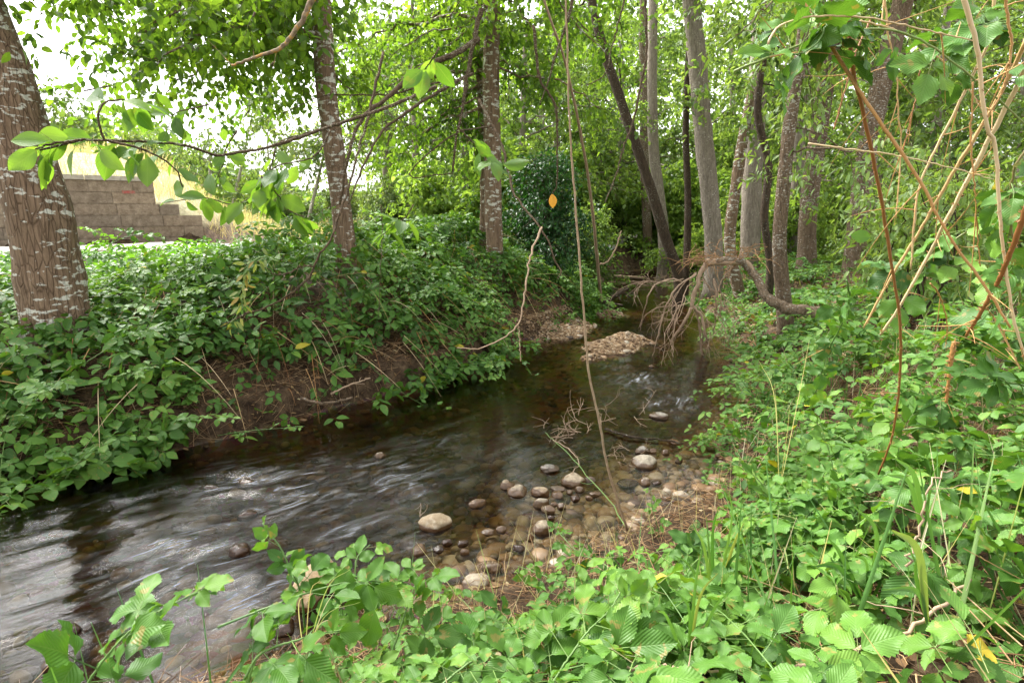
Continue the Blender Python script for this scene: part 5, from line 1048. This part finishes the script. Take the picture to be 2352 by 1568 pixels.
shoot('leafy cane leaning across the base of the second trunk', c2([(700, 640), (730, 580), (750, 530), (745, 490)], 6.9, 6.9), 9, .08, .004, 'bramble')
# broad grass blades at right
def blades(label, u, v, Y, L, specs, mat='grass'):
    Y *= .88; specs = [(a * 1.15, b * 1.25, w * (1.35 if mat == 'grass' else .42)) for a, b, w in specs]
    base = at(u, v, Y); rt = root('grass_tuft', base, label, 'grass', 'broad grass tufts'); 
    for k, (du, dv, w_) in enumerate(specs):
        tip = at(u + du, v + dv, Y - .05 + rng.normal(0, .05)); m = (base + tip) / 2 + [rng.normal(0, .02), 0, .22 * np.linalg.norm(tip - base)]
        P = smooth_path([base, m, tip], 16); t = np.linspace(0, 1, 16); wd = w_ * np.sin(np.clip(t * 1.05 + .12, 0, 1.15) * math.pi / 1.17) ** .7 + .0004
        sd = nrm(np.cross(nrm(np.gradient(P, axis=0)), [.2, -1, .4])); X3 = np.stack([P - sd * wd[:, None], P + [0, .3 * w_, -.3 * w_], P + sd * wd[:, None]], 1)
        mb = MB(); i = np.arange(15)[:, None] * 3; j = np.arange(2)[None]; q = np.stack([i + j, i + j + 1, i + j + 4, i + j + 3], -1).reshape(-1, 4)
        mb.add(X3.reshape(-1, 3), [q], np.stack([np.tile([.1, .5, .9], 16), np.repeat(t, 3)], -1), rng.random()); mb.build('blade', M[mat], rt, base)
blades('broad pale grass blades bending in the middle of the right bank', 2120, 1240, 1.7, .3, [(-55, -150, .008), (-70, -120, .006), (30, -90, .005), (40, -150, .004)])
blades('two wide curving grass blades at the lower right', 2130, 1430, 1.35, .3, [(-70, -170, .009), (-20, -120, .005), (-90, -60, .005)])
blades('grass tuft among the leaves left of the wide blades', 1990, 1400, 1.6, .3, [(-25, -190, .006), (-75, -130, .006), (-110, -80, .005), (35, -90, .004), (-20, -100, .004)])
blades('long thin grass tuft on the near shore', 1640, 1400, 1.8, .3, [(10, -190, .004), (-40, -150, .004), (60, -160, .004), (90, -120, .004), (-80, -100, .003), (30, -220, .003), (-15, -170, .003)])
blades('thin grass tuft at the bottom right of centre', 1580, 1540, 1.4, .3, [(30, -230, .003), (60, -180, .003), (-30, -150, .003), (90, -150, .003), (-60, -110, .003)])
blades('reddish dry grass tuft at the bottom left', 700, 1520, 1.5, .3, [(60, -130, .002), (90, -170, .002), (30, -150, .002), (110, -110, .002), (10, -120, .002), (80, -80, .002)], 'dry_grass')
blades('dry seed stalk tuft beside the right water edge', 1790, 1130, 2.9, .3, [(-40, -240, .004), (-10, -200, .003), (60, -280, .004), (20, -160, .003)], 'dry_grass')
# yellow leaf at the corner, single heart shaped leaf
def one_leaf(label, u, v, Y, s, mat, d, n=(0, -.5, .8), Ts=L_FINE[2:], wv=(1.35, 1, 1)):
    p = at(u, v, Y); mb = MB(); R = frames(np.array([d], float), np.array([n], float)); mb.inst(Ts[0], p[None], R, np.array([[s * wv[0], s, s]]), np.array([.6])); a = p[None]; prisms(mb, a, a - nrm(np.array([d], float)) * s * .4 + [0, 0, -.02], np.array([.002]), np.array([.5]), 1)
    mb.build('leaf', [M[mat], M['cane_green']], None, p, label=label, category='leaf')
one_leaf('yellow leaf lying at the lower right corner', 2225, 1500, 1.12, .075, 'yellow', (.9, .2, .1))
one_leaf('round heart shaped green leaf tilted in the bottom foreground', 860, 1400, 1.3, .10, 'shoot', (-.25, -.2, -1), (-.3, -1, .3), L_SMOOTH[2:], (1.15, 1, 1))
one_leaf('dark round leaf floating before the lichen trunk at right', 2000, 545, 1.5, .05, 'bramble', (-.9, .1, .1), (0, -1, .2), L_SMOOTH[2:], (1.1, 1, 1))
one_leaf('brown eaten green leaf at the bottom edge left of centre', 760, 1500, 1.05, .12, 'spotted', (.5, .1, .3)) if 'spotted' in M else None
# ---------------------------------------------------------------- dead wood in and over the stream
def twiggy(mb, p, d, L, r, depth, spread=.6, grav=-.25, mat=0, kids=3):
    n = 7; P = [p]; dd = nrm(d)
    for _ in range(n): dd = nrm(dd + rng.normal(0, .16, 3) + [0, 0, grav * .12]); P.append(P[-1] + dd * L / n)
    P = np.array(P); P[:, 2] = np.maximum(P[:, 2], -.05); tube(mb, P, [r, r * .6], 5, mat, .5, .15, 40)
    if depth > 0:
        for _ in range(kids): i = rng.integers(2, n + 1); twiggy(mb, P[i], nrm(P[i] - P[i - 1]) + rng.normal(0, spread, 3), L * rng.uniform(.45, .8), r * .6, depth - 1, spread, grav, mat, kids)
# bent log with its root tangle
Y = 8.0
pts = [(1626, 607, 7.9), (1650, 600, 7.9), (1693, 598, 7.9), (1720, 614, 7.9), (1741, 645, 7.8), (1756, 675, 7.7), (1786, 698, 7.6), (1826, 712, 7.5), (1893, 723, 7.4), (1960, 742, 7.3)]
P = path3(pts, 60, .006); base = P[-1].copy(); rt = root('fallen_log', base, 'bent pale log with torn end hanging over the water from the right bank', 'log')
mb = MB(); tube(mb, P, [.040, .045, .05, .055, .06, .065, .075, .085, .10, .11], 16, 0, .5, .22, 14); mb.build('log', M['log_bark'], rt, base)
mb = MB(); k = smooth_path([P[0] + [-.02, -.01, 0], P[2], P[14], P[19]], 14); tube(mb, k + [0, -.012, .008], [.03, .043, .044, .03], 12, 0, .5, .1, 12); mb.build('bare_patch', M['bare_wood'], rt, base)
def multi(name, label, cat, specs, mat, group=None, tangle=None):
    b = at(*specs[0][0][0]); rt = root(name, b, label, cat, group)
    for j, (pp, r) in enumerate(specs):
        mb = MB(); P = path3(pp, 22, .006); tube(mb, P, r, 7, 0, .5, .2, 30); mb.build('branch', mat, rt, b)
    if tangle:
        mb = MB(); tangle(mb); mb.build('twigs', mat, rt, b)
    return rt
def tg1(mb):
    for (u, v, Y, dx, dz, L) in ((1600, 625, 8, -1, -.6, .7), (1590, 650, 8, -1, -.4, .8), (1598, 690, 8, -.9, -.4, .6), (1600, 640, 8, .5, -1, .6), (1610, 630, 8, .8, -.9, .7), (1640, 640, 8, .4, -1, .7), (1590, 700, 8, -.4, -1, .6), (1600, 700, 8, .5, -1, .6), (1650, 660, 8, .6, -.8, .5), (1570, 640, 8, -1, -.2, .6), (1630, 700, 8, .9, -.3, .6), (1560, 700, 8, -.6, -.9, .5), (1640, 720, 8, .6, -.8, .45)):
        twiggy(mb, at(u, v, Y + rng.normal(0, .1)), np.array([dx, rng.normal(0, .35), dz]), L, .008, 2, .5, -.6)
multi('root_tangle', 'tangle of bare pale roots hanging from the log end into the water', 'roots',
      [([(1628, 596, 7.9), (1608, 630, 7.9), (1603, 655, 7.9), (1592, 680, 7.9), (1590, 705, 7.9)], [.035, .028]), ([(1590, 705, 7.9), (1575, 735, 7.9), (1548, 775, 8.0), (1540, 790, 8.1)], [.022, .014]), ([(1592, 704, 7.9), (1610, 725, 7.9), (1620, 770, 7.9), (1630, 800, 8.1)], [.02, .013]),
       ([(1600, 710, 7.9), (1608, 760, 8.0), (1613, 822, 8.1)], [.014, .012]), ([(1600, 629, 7.9), (1560, 655, 7.9), (1535, 690, 7.9), (1518, 740, 8), (1506, 790, 8), (1495, 825, 8.1)], [.014, .006]), ([(1566, 647, 7.9), (1540, 641, 7.9), (1505, 655, 7.9), (1485, 690, 7.9), (1470, 760, 8.4)], [.012, .005]),
       ([(1544, 680, 7.9), (1554, 710, 7.9), (1548, 760, 8), (1546, 828, 8)], [.010, .007]), ([(1640, 640, 7.9), (1645, 690, 7.9), (1640, 765, 8.3)], [.014, .008]), ([(1690, 600, 7.9), (1660, 640, 7.9), (1645, 680, 7.9)], [.010, .008]), ([(1612, 640, 7.9), (1640, 670, 7.9), (1665, 700, 7.9), (1690, 725, 7.9)], [.009, .005])], M['bare_wood'], None, tg1)
def nest(mb):
    for _ in range(80):
        p = at(rng.normal(1622, 26), rng.normal(592, 11), 7.9 + rng.normal(0, .12)); twiggy(mb, p, rng.normal(0, 1, 3) * [1, .6, .45], rng.uniform(.12, .42), rng.uniform(.002, .006), 0)
    for _ in range(40):
        p = at(rng.normal(1720, 26), rng.normal(590, 12), 7.95 + rng.normal(0, .1)); twiggy(mb, p, rng.normal(0, 1, 3) * [1, .6, .5], rng.uniform(.15, .45), .005, 0)
mb = MB(); nest(mb); o = mb.build('flood_debris', M['straw'], None, at(1622, 592, 7.9), smooth=True); o['label'] = 'nest of dry flood straw caught on top of the log end'; o['category'] = 'debris'
# water twigs
def clump(label, specs, n, spr, L, r, mat, kids=3, name='stranded_twigs', dep=1, up=.35, dirv=None):
    b = gr(*specs[0]) ; mb = MB()
    for _ in range(n):
        s = specs[rng.integers(len(specs))]; p = gr(*s) + [rng.normal(0, spr), rng.normal(0, spr), .01]; d = np.array([rng.normal(0, 1), rng.normal(0, 1), abs(rng.normal(0, up))]); twiggy(mb, p, d, L * rng.uniform(.5, 1.3), r, dep, .7, -.1, 0, kids)
    o = mb.build(name, mat, None, b); o['label'] = label; o['category'] = 'twigs'; o['group'] = 'twigs stranded in the stream'
clump('tangled pale twigs stranded in mid stream left of the hanging stem', [(1340, 968), (1370, 975), (1310, 985)], 16, .10, .26, .0045, ST)
clump('small stranded twigs beside the round light grey stone', [(1455, 1045), (1440, 1060)], 10, .07, .16, .003, ST)
clump('few twigs lodged near the orange leaf in mid stream', [(1285, 1010)], 6, .05, .18, .003, ST)
clump('thin twigs standing in the ripple behind the olive slab', [(1450, 950), (1400, 935)], 5, .08, .28, .003, ST, 2)
clump('two thin twigs leaning on the tan and cream boulder', [(965, 1190)], 2, .01, .18, .003, ST, 1, up=1.5)
clump('small twig by the flat oval stone near the foreground', [(1130, 1290)], 2, .02, .16, .002, ST, 1, up=1.2)
clump('dead roots at the right water edge below the debris', [(1740, 800), (1720, 830), (1700, 790)], 14, .2, .4, .008, M['straw'])
clump('brown roots and branches at the foot of the leaning trunk', [(1520, 650), (1545, 660), (1560, 640), (1500, 640), (1590, 650)], 60, .25, .6, .010, M['bare_wood'])
def stick(label, pts, r, mat, name='fallen_branch', group='branches lying in the stream'):
    P = path3(pts, 20, .004); b = P[0].copy(); mb = MB(); tube(mb, P, r, 8, 0, .5, .2, 20)
    i = [5, 9, 13]; [twiggy(mb, P[k], rng.normal(0, 1, 3) * [1, 1, .4], .12 + r[0] * 3, r[-1] * .5, 0) for k in i]
    o = mb.build(name, mat, None, b); o['label'] = label; o['category'] = 'branch'; o['group'] = group
def w3(l, z=.02): return [(u, v, gr(u, v, z)[1]) for u, v in l]
stick('dark thin branch lying in the water right of the hanging stem', w3([(1390, 985), (1450, 1003), (1520, 1010), (1570, 1018)]), [.012, .006], M['bark_dark'])
stick('pale log lying across the far pool', w3([(1395, 633), (1440, 636), (1480, 638)], .08), [.05, .04], ST)
stick('second grey log across the stream farther back', w3([(1375, 603), (1410, 609), (1445, 613)], .15), [.09, .07], M['log_bark'])
stick('dark broken branch sticking up left in the far pool', [(1385, 694, 11.6), (1415, 678, 11.8), (1442, 663, 12)], [.05, .04], M['bark_dark'])
stick('dark branch lying flat by the gravel spit', w3([(1335, 690), (1380, 692), (1430, 701)], .03), [.03, .02], M['bark_dark'])
stick('thin dark branch below the flat one', w3([(1335, 698), (1355, 703), (1374, 708)], .02), [.02, .012], M['bark_dark'])
stick('straw coloured reed stem standing out of mid stream', [(1245, 985, 5.2), (1275, 1015, 4.7), (1310, 1045, 4.4), (1345, 1090, 4.0), (1400, 1150, 3.7), (1440, 1215, 3.3)], [.003, .004], M['cane_green'])
stick('bent brown reed loop in mid stream', w3([(1270, 1010), (1305, 1030), (1330, 1060), (1320, 1080), (1300, 1095)], .06), [.004, .003], ST)
stick('pale cut cane lying on the bare left bank soil', [(760, 905, 5.5), (800, 886, 5.6), (850, 868, 5.8)], [.010, .008], M['stick'], group='branches lying on the banks')
stick('curved root lying on the bare left bank soil', [(690, 915, 5.4), (740, 925, 5.4), (790, 918, 5.45), (810, 912, 5.5)], [.016, .010], M['log_bark'], group='branches lying on the banks')
stick('long pale stick at the bottom right corner', [(1820, 1530, 1.12), (2000, 1480, 1.15), (2100, 1440, 1.18), (2230, 1330, 1.3)], [.005, .0035], ST, group='branches lying on the banks')
stick('pale stick along the bottom edge right of centre', [(1440, 1530, 1.1), (1540, 1533, 1.1), (1650, 1540, 1.1)], [.003, .003], ST, group='branches lying on the banks')
stick('thin branch with forks crossing the lower right leaves', [(2080, 1300, 1.3), (2115, 1200, 1.3), (2140, 1110, 1.32), (2185, 1080, 1.35)], [.003, .002], ST, group='branches lying on the banks')
# red cord on the bank
P = smooth_path([at(u, v, 6.3) for u, v in ((822, 838), (835, 860), (855, 868), (840, 875), (862, 880), (838, 868), (825, 850), (850, 862), (868, 885))], 60); P[:, 1] += rng.normal(0, .01, 60)
mb = MB(); tube(mb, P, .006, 5); o = mb.build('cord', plain('orange_red_cord', [(.3, (.55, .08, .03)), (.7, (.7, .16, .06))], 30), None, P[0]); o['label'] = 'tangled orange red cord caught in the left bank brambles'; o['category'] = 'cord'
print('done', len(bpy.data.objects), sum(len(m.polygons) for m in bpy.data.meshes))
